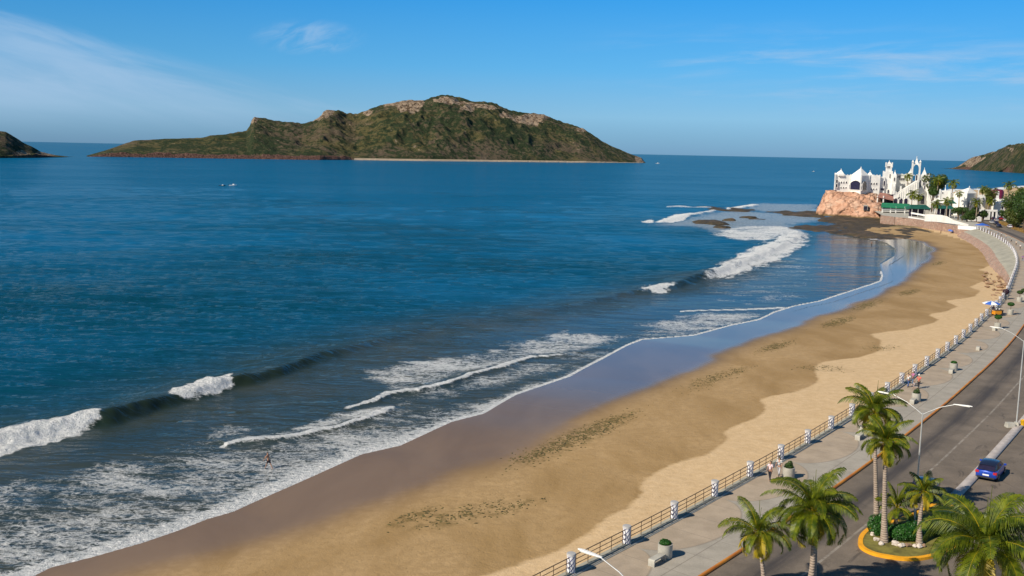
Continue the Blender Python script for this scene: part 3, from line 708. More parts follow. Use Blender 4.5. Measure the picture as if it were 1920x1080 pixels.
    for pc, wx, wy in ((Wp(1222, 307), 60, 30), (Wp(1797, 317), 30, 60), (Wp(430, 348.5), 9, 7)):
        foam = np.maximum(foam, 1.5 * sm(((X - pc[0]) / wx) ** 2 + ((Y - pc[1]) / wy) ** 2, 1., .2))
    F = gridfaces(nr, na); F = F[~dl[F].all(1)]
    o = np_mesh('sea', np.c_[X, Y, z], F, MAT_WATER, True, dict(foam=foam, solid=solid, shal=shal, calm=calm, face=face, milk=milk))
    tag(o, kind='structure')
build_sea()

# ------------------------------------------------------------------ islands and headland
def ridge_island(name, base, sky_, depth, back, nx, ny, rough, lush=0., cw=.09, strand=None, grassy=None, cliff=None, rocks=(), seed=0, ridge_shift=0.):
    """terrain whose front foot, skyline and depth are given; both outlines get their own distance"""
    xs = np.linspace(base[0][0], base[-1][0], nx)
    by = np.interp(xs, [p[0] for p in base], [p[1] for p in base]); sy = np.interp(xs, [p[0] for p in sky_], [p[1] for p in sky_])
    B = np.array([Wp(a, b) for a, b in zip(xs, by)])
    hgt = np.maximum(by - sy, 0.); D = depth * (.25 + .75 * sm(hgt, 0, hgt.max() * .8))
    D = smooth(np.c_[D, D], 34)[:, 0]
    rg = np.zeros((nx, 3))
    for i in range(nx):
        b = B[i]; Yr = b[1] + D[i]; rg[i] = Yp(xs[i], min(sy[i], by[i] - .3), Yr)
    vs = np.r_[np.linspace(0, 1, ny), 1 + np.linspace(0, 1, ny // 4)[1:]]
    V = np.zeros((len(vs), nx, 3)); U = np.linspace(0, 1, nx)
    X = B[:, 0][None] + (rg[:, 0] - B[:, 0])[None] * np.minimum(vs, 1)[:, None]
    Y = B[:, 1][None] + (rg[:, 1] - B[:, 1])[None] * vs[:, None]
    t = np.minimum(vs, 1)[:, None] + 0 * X
    n1 = fbm(X * .004 + seed, Y * .004, 4, seed); n2 = fbm(X * .016, Y * .016, 4, seed + 3); n3 = fbm(X * .06, Y * .06, 3, seed + 5)
    prof = .72 * t + .28 * np.sin(t * math.pi / 2)
    env = np.sin(np.clip(t, 0, 1) * math.pi)
    H = rg[:, 2][None]
    Z = H * np.clip(prof + env * (n1 - .5) * .5, 0, 1.02)
    rid = 1 - np.abs(2 * n2 - 1); Z += env ** .6 * H * (rid - .6) * rough
    Z += (n3 - .45) * np.minimum(H * .08, 9.) * np.clip(t * 6, 0, 1)
    bk = np.clip(vs - 1, 0, 1)[:, None]; Z = Z * (1 - bk) - 6 * bk
    # small cliff at the foot
    foot = (np.clip(t / .03, 0, 1)) * np.minimum(9. * (1. if cliff is None else cliff(U)[None]) * (.5 + n3), H * .5)
    Z = np.maximum(Z, foot * (1 - bk)); Z[0] = -1.5
    xs2 = np.broadcast_to(xs, Z.shape)
    py = by[None] - (by - sy)[None] * t
    at = dict(lush=np.clip((n1 - .3) * 2 + lush, 0, 1), rock=np.zeros(Z.shape), cliff=np.zeros(Z.shape), strand=np.zeros(Z.shape), grassy=np.zeros(Z.shape))
    for (cx, cy, ax, ay, st) in rocks:
        e = ((xs2 - cx) / ax) ** 2 + ((py - cy) / (ay * 1.6)) ** 2; at['rock'] = np.maximum(at['rock'], min(st * 1.15, 1.) * sm(e, 1.5, .2))
    if cliff is not None: at['cliff'] = sm(t, cw, cw * .3) * cliff(U)[None]
    if strand is not None: at['strand'] = sm(t, .045, .02) * strand(U)[None]; Z = np.where((at['strand'] > .3) & (t > .001), np.minimum(Z, 3. + 60 * t), Z)
    if grassy is not None: at['grassy'] = np.broadcast_to(grassy(U)[None], Z.shape) * sm(t, 1.2, .5)
    F = gridfaces(len(vs), nx)
    o = np_mesh(name, np.c_[X.ravel(), Y.ravel(), Z.ravel()], F, MAT_ISLAND, True, {k: v.ravel() for k, v in at.items()})
    return tag(o, kind='structure')
ISL_SKY = [(155,293),(160,292.5),(187,285),(213,277),(233,270),(253,263),(283,261.7),(333,260),(377,259),(393,255),(433,250),(462,245),(468,238),(472,227),(477,219.5),(483,220.5),(500,224),(520,228),(547,229),(567,233),(587,227),(598,220),(607,210),(618,206.5),(634,207),(648,212),(669,215),(689,206),(713,198.5),(737,193),(765,188.5),(796,189),(808,184),(820,179.6),(840,179.6),(865,184),(885,190),(909,190),(930,196),(951,205),(971,211),(995,213),(1019,215),(1037,222),(1054,229),(1074,234),(1092,241),(1109,251),(1129,265),(1150,275),(1171,284),(1191,292),(1203,296),(1209,304)]
ISL_BASE = [(155,293.5),(300,295.5),(430,297.5),(600,300),(660,300),(800,302),(1000,304),(1100,305),(1210,305.5)]
ridge_island('island', ISL_BASE, ISL_SKY, 620., 500., 760, 150, .16, .1,
    strand=lambda u: sm(u, .475, .49) * sm(u, 1.0, .985), cliff=lambda u: .15 + .85 * sm(u, .50, .46), grassy=lambda u: sm(u, .36, .24) * .6,
    rocks=[(476,226,9,9,.8),(612,211,16,8,1.),(768,203,28,15,.95),(770,215,22,9,.9),(735,200,18,7,.55),(850,208,40,6,.75),(905,214,35,6,.6),(985,238,34,9,.75),(950,233,16,9,.6),(1010,224,24,6,.5),(1000,245,12,6,.6),(875,225,16,4,.6),(690,213,12,6,.45),(600,224,20,6,.45),(1200,298,10,6,.8),(1090,248,12,6,.4)], seed=2)
ridge_island('islet', [(-420,296),(0,296.5),(60,296),(128,294.5)], [(-420,240),(-260,225),(-120,228),(-40,238),(0,246),(10,246.5),(25,255),(45,268),(60,275),(75,284),(90,288),(105,291),(128,293.5)], 160., 150., 220, 60, .2, .0,
    cliff=lambda u: .3 + .6 * sm(u, .7, .95), rocks=[(85,290,20,5,.6),(40,290,20,4,.4)], seed=11)
ridge_island('headland', [(1786,317),(1820,318.5),(1855,320.5),(1920,325.5),(2000,331),(2300,346)], [(1786,316),(1799,312),(1809,307),(1815,303),(1819,297),(1828,294),(1842,290.5),(1855,286.5),(1866,284),(1883,276),(1891,272),(1900,271),(1920,268),(2000,250),(2150,225),(2300,220)], 420., 400., 260, 80, .3, .5, .42,
    cliff=lambda u: sm(u, .30, .16) * .8, grassy=lambda u: sm(u, .16, .25) * .2, rocks=[(1822,305,13,10,1.),(1842,308,18,6,.9),(1870,292,14,5,.55),(1862,313,30,5,.9),(1890,284,12,4,.5),(1830,298,10,5,.7)], seed=21)

# ------------------------------------------------------------------ reef shelf and scattered rocks in the shallows
def reef(px, cell, h, name, z0=-.25, seed=0, rough=1.):
    L = WL(px); mn = L.min(0) - 4; mx = L.max(0) + 4
    xs = np.arange(mn[0], mx[0], cell); ys = np.arange(mn[1], mx[1], cell); X, Y = np.meshgrid(xs, ys); P = np.c_[X.ravel(), Y.ravel()]
    sdv = sdpoly(P, L) + (fbm(P[:, 0] * .16, P[:, 1] * .16, 4, seed) - .5) * 7 * rough
    z = z0 - .5 + (h + .5 + abs(z0)) * sm(sdv, -2, 4) * (.45 + .9 * fbm(P[:, 0] * .22, P[:, 1] * .09, 4, seed + 2))
    z += .35 * (fbm(P[:, 0] * .7, P[:, 1] * .7, 3, seed + 4) - .5) * sm(sdv, -1, 2)
    F = gridfaces(len(ys), len(xs)); keep = (sdv[F] > -3).any(1)
    return np_mesh(name, np.c_[P, z], F[keep], MAT_REEF, True)
o = reef([(1525,413),(1560,404),(1655,406),(1700,412),(1720,414),(1753,427),(1762,440),(1750,447),(1700,452),(1658,450),(1601,444),(1547,438),(1506,432),(1474,428),(1493,422),(1545,424),(1560,421)], 1.1, .62, 'rock_shelf', seed=3)
tag(o, kind='structure')
o = reef([(1430,397),(1480,396.5),(1536,398),(1560,404),(1545,410),(1500,407),(1475,405),(1450,400)], 1.1, .7, 'rock_shelf', seed=5); tag(o, kind='structure')
o = reef([(1296,388),(1345,388.5),(1420,394),(1405,397.5),(1350,396),(1310,391)], 1.0, .6, 'rock_shelf', seed=6, rough=.5); tag(o, kind='structure')
RNG = random.Random(5)
def boulder(r, seed, sq=.7, mats=None, name='rock'):
    bm = bmesh.new(); bmesh.ops.create_icosphere(bm, subdivisions=2, radius=1.)
    rg = random.Random(seed); ph = [rg.uniform(0, 9) for _ in range(3)]
    for v in bm.verts:
        c = v.co; k = 1 + .22 * math.sin(c.x * 3.1 + ph[0]) + .18 * math.sin(c.y * 3.7 + ph[1]) + .12 * math.sin(c.z * 5 + ph[2])
        v.co = Vector((c.x * k * r, c.y * k * r * .8, c.z * k * r * sq))
    me = bpy.data.meshes.new(name); bm.to_mesh(me); bm.free(); me.materials.append(mats)
    return me
for i, (px, py, r, q, lab) in enumerate([(1336,418,11,.11,'largest dark flat rock awash in the white water off the point'),(1355,426.5,4.5,.16,'small flat dark rock just landward of the largest wave-washed rock'),(1367,413,2.6,.5,'lone knobbly dark rock standing alone in the white water'),(1402,408,5,.15,'low dark rock halfway between the lone knobbly rock and the reef'),(1420,411,4,.13,'low brown rock nearest the shelf at the foot of the pink cliff'),(1312,420,3.2,.2,'little dark rock at the seaward tip of the largest flat rock')]):
    o = bpy.data.objects.new('sea_rock', boulder(r, i + 3, q, MAT_REEF, 'sea_rock')); link(o); w = Wp(px, py, .3); o.location = (w[0], w[1], .15)
    tag(o, lab, 'rock', 'rocks in the breaking water')
RUB = [boulder(1., 40 + i, .55, MAT_ROCKB, 'beach_rock') for i in range(5)]
for i in range(46):
    u = RNG.random(); px = 1843 + 44 * RNG.random(); py = 511 + 34 * RNG.random() if i < 38 else 548 + 14 * RNG.random()
    if i >= 38: px = 1858 + 22 * RNG.random()
    w = Wp(px, py, 1.0); sv, of = s_of(w)
    if of > -1.2: continue
    r = RNG.uniform(.18, .62); o = bpy.data.objects.new('beach_rock', RUB[i % 5]); link(o); o.location = (w[0], w[1], 1.0 + r * .1); o.scale = (r * 1.3, r, r); o.rotation_euler = (RNG.uniform(-.2, .2), 0, RNG.uniform(0, 6))
    tag(o, 'loose brown rock in the rubble on the dry sand below the promenade bend', 'rock', 'rubble on the dry sand below the promenade bend')

# seaweed clumps on the sand
def seaweed():
    rg = random.Random(8); MBk = MB()
    GR = bpy.data.objects['ground']
    for (cx, cy, ax, ay, ang, a, zz) in KELP:
        c = Wp(cx, cy, zz); n = int(ax * ay * 16 * a)
        for _ in range(n):
            u = rg.gauss(0, .42); v = rg.gauss(0, .42)
            x = c[0] + u * ax * math.cos(ang) - v * ay * math.sin(ang); y = c[1] + u * ax * math.sin(ang) + v * ay * math.cos(ang)
            if abs(u) > 1.3 or abs(v) > 1.3: continue
            k = rg.uniform(.04, .13); w = rg.uniform(0, 3.1); e = rg.uniform(1., 2.2); cs, sn = math.cos(w) * k, math.sin(w) * k
            z = _gz(x, y) + .01; h = rg.uniform(.03, .07)
            MBk.add([(x + cs * e, y + sn * e, z), (x - sn, y + cs, z), (x - cs * e, y - sn * e, z), (x + sn, y - cs, z), (x, y, z + h)], [(0, 1, 4), (1, 2, 4), (2, 3, 4), (3, 0, 4)])
    m = plain('seaweed', (.095, .078, .022), .8, .5, 2.)
    o = MBk.build('seaweed', m); tag(o, 'dark olive drifts of seaweed lying in rows on the damp sand', 'seaweed', kind='stuff')
_gd = None
def _gz(x, y):
    """height of the ground sheet at x, y"""
    global _gd
    if _gd is None:
        me = bpy.data.objects['ground'].data; co = np.empty(len(me.vertices) * 3, np.float32); me.vertices.foreach_get('co', co); co = co.reshape(-1, 3)
        na = 18 + 900 + 20; _gd = co.reshape(-1, na, 3)
    r = math.hypot(x, y); a = math.atan2(x, y)
    rr_ = np.hypot(_gd[:, 0, 0], _gd[:, 0, 1]); aa = np.arctan2(_gd[5, :, 0], _gd[5, :, 1])
    i = int(np.clip(np.searchsorted(rr_, r), 1, len(rr_) - 1)); j = int(np.clip(np.searchsorted(aa, a), 1, len(aa) - 1))
    fr = (r - rr_[i - 1]) / (rr_[i] - rr_[i - 1]); fa = (a - aa[j - 1]) / (aa[j] - aa[j - 1])
    z = _gd[:, :, 2]
    return float((z[i - 1, j - 1] * (1 - fa) + z[i - 1, j] * fa) * (1 - fr) + (z[i, j - 1] * (1 - fa) + z[i, j] * fa) * fr)
seaweed()
#PART3
def pt(px, py, z): w = Wp(px, py, z); return (w[0], w[1])
# ------------------------------------------------------------------ promenade, walls, road
I_END = N_RAIL_END
strip('promenade', .0, 6.0, RZ, MAT_PAVE, 0, I_END)
def w_far(s): return 14.0 + 0 * s
strip('road', 6.15, 32., 3.85, MAT_ASPH, 0, 330)
strip('road', 6.15, 14.5, 3.854, MAT_ASPH, 325, len(PATH))
# the far plaza beside the castle
np_m = MB(); pe = PATH[I_END - 1]; 
def flat(name, pts, z, m, kind='structure', uvs=True):
    mb = MB(); mb.add([(p[0], p[1], z) for p in pts], [tuple(range(len(pts)))]); o = mb.build(name, m)
    l = o.data.uv_layers.new(name='UVMap')
    for lp in o.data.loops:
        v = o.data.vertices[lp.vertex_index].co; l.data[lp.index].uv = (v.x * .7 + 3, v.y)
    return tag(o, kind=kind)
_p = [PATH[I_END - 2] + _Nr[I_END - 2] * 0, *[PATH[i] + _Nr[i] * 6.0 for i in range(I_END - 2, len(PATH), 12)][::1]]
_far = [PATH[i] + _Nr[i] * 6.0 for i in range(I_END - 1, len(PATH), 10)]
_lw = [pt(x, y, 4.2) for x, y in [(1656, 404), (1667, 405.2), (1680, 407), (1722, 411), (1750, 415.4), (1797, 423), (1818, 427)]]
flat('plaza', [*[tuple(q) for q in _far], (215, 560), (192, 535), *[(a + .3, b_ + .4) for a, b_ in _lw]], 3.94, MAT_CONC)
# kerbs
o = ribbon('kerb', [(5.98, 3.6), (5.98, 4.02), (6.17, 4.02), (6.17, 3.6)], MAT_OCURB, 0, len(PATH)); tag(o, 'long orange-painted kerb between the promenade paving and the road', 'kerb')
# wall under the railing with its low coping steps
i215 = int(np.argmin(np.abs(PATH[:, 1] - 222)))
o = ribbon('sea_wall', [(-.55, 0.2), (-.55, 4.16), (-.12, 4.16), (-.12, 3.7)], MAT_BASE, 0, I_END)
tag(o, 'long low concrete sea wall whose ledge carries the pillars and railing', 'wall')
o = ribbon('wall_step', [(-.12, 3.7), (-.12, 4.08), (.12, 4.08), (.12, 3.7)], MAT_CONC, 0, I_END); tag(o, 'low concrete step running along the foot of the railing on the paved side', 'step')
def revet():
    idx = np.arange(i215, I_END); n = len(idx); k = 9; V = np.zeros((k, n, 3)); s = ARC[idx]; y = PATH[idx, 1]
    wd = 7. * sm(y, 222, 300) * 1. + .3
    mi = []
    for j in range(k):
        t = j / (k - 1); ns = (fbm(s * .35, s * 0 + j * 1.7, 3, 6) - .5)
        offs = -.5 - wd * (t ** 1.0) - ns * .9 * t
        z = 4.0 - 2.0 * t if t < .62 else 2.76 - (t - .62) / .38 * 2.3
        V[j, :, :2] = PATH[idx] + _Nr[idx] * offs[:, None]; V[j, :, 2] = z + ns * .3 * (t > .5)
    V[-1, :, 2] = .3
    F = gridfaces(k, n); mi = np.where(np.repeat(np.arange(k - 1), n - 1) < 5, 0, 1)
    o = np_mesh('revetment', V.reshape(-1, 3), F, [MAT_BASE, MAT_STONE], False, midx=mi); tag(o, 'sloping concrete bank above a strip of pink masonry at the far bend', 'embankment')
revet()
# stone wall that closes the beach at the far end, and the one below the castle terraces
def wall_line(name, pts, z0, z1, th, m, parent=None):
    mb = MB()
    for i in range(len(pts) - 1):
        a = np.array(pts[i][:2]); b = np.array(pts[i + 1][:2]); t = (b - a) / np.linalg.norm(b - a); n = np.array([-t[1], t[0]]) * th
        za, zb = (pts[i][2], pts[i + 1][2]) if len(pts[i]) > 2 else (z1, z1)
        q = [a, b, b + n, a + n]; V = [(*p, z0) for p in q] + [(*q[0], za), (*q[1], zb), (*q[2], zb), (*q[3], za)]
        mb.add(V, [(0, 3, 2, 1), (4, 5, 6, 7), (0, 1, 5, 4), (1, 2, 6, 5), (2, 3, 7, 6), (3, 0, 4, 7)])
    return mb.build(name, m, parent)
endp = PATH[I_END - 1]
o = wall_line('end_wall', [(endp[0] - .6, endp[1] - 1), pt(1797, 430, 3.4)], -.3, 3.4, .8, MAT_STONE); tag(o, 'pinkish stone wall closing the far end of the beach under a white parapet', 'wall')
o = wall_line('end_parapet', [(endp[0] - .6, endp[1] - .9), pt(1797, 429.5, 3.4)], 3.4, 4.9, .5, MAT_WHITE); tag(o, 'thick low white parapet on top of the stone wall ending the beach', 'parapet')
LW = [(1654, 403.6), (1667, 405.2), (1680, 407), (1696, 408), (1722, 411), (1750, 415.4), (1771, 418.6), (1797, 423), (1818, 427)]
TW = [pt(x, y, 4.2) for x, y in LW][::-1]
o = wall_line('terrace_wall', TW, -.3, 4.2, .8, MAT_STONE); tag(o, 'reddish rubble wall holding up the castle terraces above the rock shelf', 'wall')
o = wall_line('terrace_parapet', [(*pt(x, y, 4.2), z) for x, y, z in ((1704, 408.6, 4.9), (1722, 411, 4.75), (1738, 413.6, 4.7))][::-1], 4.203, 5.2, .3, MAT_WHITE); tag(o, 'short curved white parapet on the rubble wall just right of the green-awninged terrace', 'parapet')

# ------------------------------------------------------------------ pillars and railings
def pillar_proto():
    mb = MB(); mb.lathe([(.275, 4.05 - 4.05), (.275, 1.14), (.31, 1.16), (.31, 1.26), (.29, 1.29), (.02, 1.31)], 18)
    return mb.build('striped_post', MAT_PILLAR, smooth=True)
S0 = s_of(_R[0])[0]; POST = 6.5
plain_dummy = None
# exact arc spacing so that the pillars stand where they do
n_int = int(round((S_END - S0) / POST)); sp = 6.5
PS = [S0 + sp * k for k in range(-4, 200) if 0 < S0 + sp * k < S_END - 1]
pp = None; rail_p = None
for k, s in enumerate(PS):
    p, h = at_s(s, -.33)
    if pp is None: o = pp = pillar_proto()
    else: o = pp.copy(); COL.objects.link(o)
    o.location = (p[0], p[1], 4.1); o.rotation_euler = (0, 0, h)
    tag(o, 'round white pillar with painted dark diagonal stripes standing in the seafront railing', 'post', 'striped pillars along the seafront railing')
def rail_section(s0, s1):
    pa, h = at_s(s0, -.33); pm, hm = at_s((s0 + s1) / 2, -.33)
    root = empty('railing', (pa[0], pa[1], 4.16), 0, 'rust-brown three-bar railing between two striped pillars of the seafront', 'railing', 'railing sections along the seafront')
    def loc(s, z): q, _ = at_s(s, -.33); return (q[0] - pa[0], q[1] - pa[1], z)
    for zz in (.98, .66, .34):
        mb = MB(); mb.tube([loc(s0 + .25 + (s1 - s0 - .5) * t / 4, zz) for t in range(5)], .034 if zz > .9 else .026, 6); mb.build('rail', MAT_RAIL, root)
    for t in (.08, .29, .5, .71, .92):
        mb = MB(); c = loc(s0 + (s1 - s0) * t, 0); mb.tube([(c[0], c[1], 0), (c[0], c[1], 1.0)], .028, 6); mb.build('post', MAT_RAIL, root)
for a, b in zip(PS[:-1], PS[1:]): rail_section(a, b)

# ------------------------------------------------------------------ median, traffic island
MED0, MED1 = 14.0, 14.75
sm0 = s_of(Wp(1769.5, 940, 4.0))[0]; i_m0 = int(np.searchsorted(ARC, sm0))
o = ribbon('median_kerb', [(MED0, 3.7), (MED0, 4.02), (MED1, 4.02), (MED1, 3.7)], MAT_CURB, i_m0, i_m0 + 120); tag(o, 'narrow pale concrete kerb dividing the two carriageways', 'kerb')
OV = [Wp(x, y, 3.95)[:2] for x, y in [(1616,1000),(1609,1013),(1612,1026),(1630,1037),(1656,1044),(1704,1050),(1748,1045),(1790,1030),(1812,1005),(1808,975),(1785,948),(1769,938),(1752,944),(1715,962),(1665,980),(1632,989)]]
def catmull(P, k=6):
    out = []; n = len(P)
    for i in range(n):
        a, b, c, d = P[(i - 1) % n], P[i], P[(i + 1) % n], P[(i + 2) % n]
        for j in range(k):
            t = j / k; out.append(.5 * ((2 * b) + (-a + c) * t + (2 * a - 5 * b + 4 * c - d) * t * t + (-a + 3 * b - 3 * c + d) * t ** 3))
    return out
OVs = catmull(OV); oc = sum(OVs) / len(OVs)
def oval(name, P, z0, z1, inner, m):
    mb = MB(); n = len(P); Q = []
    for i in range(n):
        t = P[(i + 1) % n] - P[i - 1]; t = t / np.linalg.norm(t); nn = np.array([-t[1], t[0]]); 
        if nn @ (oc - P[i]) < 0: nn = -nn
        Q.append(P[i] + nn * inner)
    V = [(*p, z0) for p in P] + [(*p, z1) for p in P] + [(*q, z1) for q in Q] + [(*q, z0) for q in Q]
    F = []
    for i in range(n):
        j = (i + 1) % n
        for a, b in ((0, 1), (1, 2), (2, 3), (3, 0)): F.append((a * n + i, a * n + j, b * n + j, b * n + i))
    mb.add(V, F); return mb.build(name, m)
o = oval('island_kerb', OVs, 3.7, 4.06, .32, MAT_YCURB); tag(o, 'bright yellow-orange kerb ringing the planted traffic island', 'kerb')
flat('lawn', [tuple(p + (oc - p) * .03) for p in OVs], 4.03, MAT_LAWN)

# ------------------------------------------------------------------ foliage builders
def leaf_cloud(blobs, n, size, rg, up=.35, fold=True):
    """many small leaf faces spread through a set of ellipsoids (cx,cy,cz,rx,ry,rz)"""
    V = []; F = []; A = []
    wt = [b[3] * b[4] * b[5] for b in blobs]; tot = sum(wt)
    for b, w in zip(blobs, wt):
        for _ in range(int(n * w / tot)):
            while True:
                d = Vector((rg.uniform(-1, 1), rg.uniform(-1, 1), rg.uniform(-1, 1)))
                if .05 < d.length < 1: break
            r = d.length ** .35; d = d.normalized() * r
            c = Vector((b[0] + d.x * b[3], b[1] + d.y * b[4], b[2] + d.z * b[5]))
            nrm = (d.normalized() + Vector((rg.gauss(0, .6), rg.gauss(0, .6), rg.gauss(up, .6)))).normalized()
            u = nrm.orthogonal().normalized(); u = (Matrix.Rotation(rg.uniform(0, 6.28), 3, nrm) @ u); v = nrm.cross(u)
            s = size * rg.uniform(.6, 1.4); k = len(V)
            V += [tuple(c - u * s), tuple(c + v * s * .45), tuple(c + u * s), tuple(c - v * s * .45)]; F.append((k, k + 1, k + 2, k + 3)); A += [rg.random() * .6] * 4
    return V, F, A
def tree_mesh(name, blobs, n, size, m, rg, parent=None):
    V, F, A = leaf_cloud(blobs, n, size, rg)
    return np_mesh(name, V, F, m, False, dict(age=A), parent=parent)

def palm_crown(rg, nf, L, droop, leaf=.62, nl0=30, wide=.05, young=0., spear=True, dead=2):
    V = []; F = []; A = []; nl = int(nl0 * 1.75)
    def quad(a, b, c, d, ag):
        k = len(V); V.extend([tuple(a), tuple(b), tuple(c), tuple(d)]); F.append((k, k + 1, k + 2, k + 3)); A.extend([ag] * 4)
    tone = rg.uniform(-.2, .08); wx, wy = rg.uniform(.12, .3), rg.uniform(-.05, .2)
    for i in range(nf):
        t = (i + .5) / nf; azm = i * 2.39996 + rg.uniform(-.3, .3)
        e0 = math.radians(82 - 100 * t ** 1.15 + rg.uniform(-9, 9)); ln = L * rg.uniform(.85, 1.1) * (.78 + .22 * math.sin(math.pi * min(t + .25, 1)))
        dr = droop * (.65 + .75 * t) * rg.uniform(.85, 1.2)
        ag = tone + (rg.uniform(0, .5) if t < .75 else rg.uniform(.3, .9))
        if i >= nf - dead: ag = 1.25
        h = Vector((math.cos(azm) + wx, math.sin(azm) + wy, 0)).normalized(); side0 = Vector((-h.y, h.x, 0)); tw = rg.uniform(-.5, .5)
        P = Vector((0, 0, 0)); pts = [P.copy()]; dirs = []; ns = 14
        for k in range(ns):
            u = (k + .5) / ns; e = e0 - dr * u ** 1.3; d = h * math.cos(e) + Vector((0, 0, 1)) * math.sin(e)
            P = P + d * (ln / ns); pts.append(P.copy()); dirs.append(d)
        # the rib
        for k in range(ns):
            w0 = .035 * (1 - k / ns) + .008; w1 = .035 * (1 - (k + 1) / ns) + .008
            a, b = pts[k], pts[k + 1]; quad(a - side0 * w0, a + side0 * w0, b + side0 * w1, b - side0 * w1, .9)
            upv = side0.cross(dirs[k]); quad(a - upv * w0, a + upv * w0 * .2, b + upv * w1 * .2, b - upv * w1, .9)
        for j in range(nl):
            u = .13 + .87 * (j + .5) / nl; x = u * ns; k = min(int(x), ns - 1); f = x - k
            o_ = pts[k].lerp(pts[k + 1], f); d = dirs[k]; upv = side0.cross(d) * -1
            if upv.z < 0: upv = -upv
            ll = leaf * (math.sin(math.pi * min(u * .86 + .12, 1)) ** .6) * rg.uniform(.85, 1.12)
            for sgn in (-1, 1):
                out = (side0 * sgn * math.cos(tw) + upv * (.25 + math.sin(tw) * sgn * .6))
                v1 = (out * .80 + d * .66 + Vector((0, 0, -.12 + rg.uniform(-.12, .12)))).normalized(); v2 = (out * .40 + d * .5 + Vector((rg.uniform(-.1, .1), rg.uniform(-.1, .1), -.85 - .5 * t))).normalized()
                m_ = o_ + v1 * ll * .5; e_ = m_ + v2 * ll * .55; wv = d * wide
                ag2 = ag + rg.uniform(-.1, .1)
                quad(o_ - wv * .35, o_ + wv * .35, m_ + wv * .5, m_ - wv * .5, ag2)
                quad(m_ - wv * .5, m_ + wv * .5, e_ + wv * .08, e_ - wv * .08, ag2)
    if spear:
        for q in range(3):
            a = rg.uniform(0, 6.28); tp = Vector((math.cos(a) * .12, math.sin(a) * .12, L * (.5 + .15 * q))); s_ = Vector((.035, 0, 0)); quad(Vector((0, 0, 0)) - s_, s_, tp + s_ * .3, tp - s_ * .3, .6)
    return V, F, A
def palm(base, top, r0, r1, label, seed, nf=24, L=2.9, droop=1.7, leaf=.7, nl=30, nuts=True, wide=.05, curve=.35, group=None, second=None, name='coconut_palm', cat='palm tree', dead=2):
    rg = random.Random(seed); root = empty(name, base, 0, label, cat, group)
    tp = Vector(top) - Vector(base)
    def trunk(b0, b1, ra, rb, bend):
        pts = []; rads = []; n = max(8, int((b1 - b0).length * 2.2))
        bd = Vector((rg.uniform(-1, 1), rg.uniform(-1, 1), 0)) * bend
        for k in range(n + 1):
            t = k / n; p = b0.lerp(b1, t) + bd * math.sin(t * math.pi) * .5; pts.append(p)
            rads.append((ra * .55 * (1 - t) ** 6 + ra * (1 - t) + rb * t) * (1 + .05 * (k % 2)))
        mb = MB(); mb.tube(pts, rads, 10); return mb.build('trunk', MAT_TRUNK, root, smooth=True)
    trunk(Vector((0, 0, 0)), tp, r0, r1, curve)
    if second: trunk(Vector((second[0], second[1], 0)), tp + Vector((second[0] * .4, second[1] * .4, -.3)), r0 * .8, r1 * .8, curve * .6)
    V, F, A = palm_crown(rg, nf, L, droop, leaf, nl, wide, dead=dead)
    c = np_mesh('crown', V, F, MAT_PALM, False, dict(age=A), parent=root); c.location = tp
    if nuts:
        mb = MB()
        for k in range(16):
            a = rg.uniform(0, 6.28); q = tp + Vector((math.cos(a) * .22, math.sin(a) * .22, -.1 - .05 * rg.random())); e = q + Vector((math.cos(a) * .28, math.sin(a) * .28, rg.uniform(-.1, .25)))
            mb.tube([q - Vector((math.cos(a) * .15, math.sin(a) * .15, .15)), q, e], [.05, .07, .04], 5)
        mb.build('frond_stubs', plain_stub, root)
        for k in range(6):
            a = rg.uniform(0, 6.28); mb = MB(); mb.lathe([(.01, -.13), (.09, -.07), (.11, 0), (.08, .08), (.01, .12)], 8)
            n_ = mb.build('coconut', plain_nut, root, smooth=True); n_.location = tp + Vector((math.cos(a) * .27, math.sin(a) * .27, -.32 - .12 * rg.random()))
    return root


plain_stub = plain('frond_stub', (.30, .19, .07), .8, .3, 4.); plain_nut = plain('coconut_husk', (.30, .20, .04), .6, .3, 4.)
# ------------------------------------------------------------------ the near palms
def ground_under(px, py, z=4.03): w = Wp(px, py, z); return (float(w[0]), float(w[1]), z)
def at_h(px, py, bx, by):
    """crown point above a base: the height at which the sight line passes the base's distance"""
    Y = by; p = Yp(px, py, Y); return (float(p[0]), float(Y), float(p[2]))
b = ground_under(1644, 981); palm(b, at_h(1640, 775, b[0], b[1] + .2), .17, .11, 'tallest dark-crowned palm on the traffic island, leaning nearest the promenade', 11, 24, 3.15, 1.9, .74, 36, wide=.05)
b = ground_under(1658, 1016); palm(b, at_h(1661, 832, b[0], b[1] + .3), .19, .12, 'bright palm with a curved bare trunk at the front edge of the hedge', 12, 22, 2.65, 1.7, .66, 34, dead=3)
b = ground_under(1724, 1020); palm(b, at_h(1732, 925, b[0], b[1] + .3), .17, .11, 'shorter palm with a leaning trunk behind the white stones at the island right', 13, 16, 2.05, 1.6, .55, 26, nuts=False)
b = ground_under(1679, 985); palm(b, (b[0] + .1, b[1] + .2, b[2] + 1.3), .13, .09, 'young dark palm with upright fronds growing out of the island hedge', 14, 13, 2.3, 1.1, .6, 28, nuts=False, curve=0, dead=0)
def free_palm(px, py, Y, top_r, **k):
    t = Yp(px, py, Y); b = (float(t[0]) + k.pop('lean', 0.), Y - .4, 3.9 if Y > 45 else 3.9); return b, (float(t[0]), Y, float(t[2]))
b, t = free_palm(1525, 962, 57.5, 0, lean=-.25); palm(b, t, .20, .13, 'large bright green palm on a double trunk beside the orange kerb', 15, 32, 3.45, 2.15, .82, 42, dead=3, second=(.42, .15))
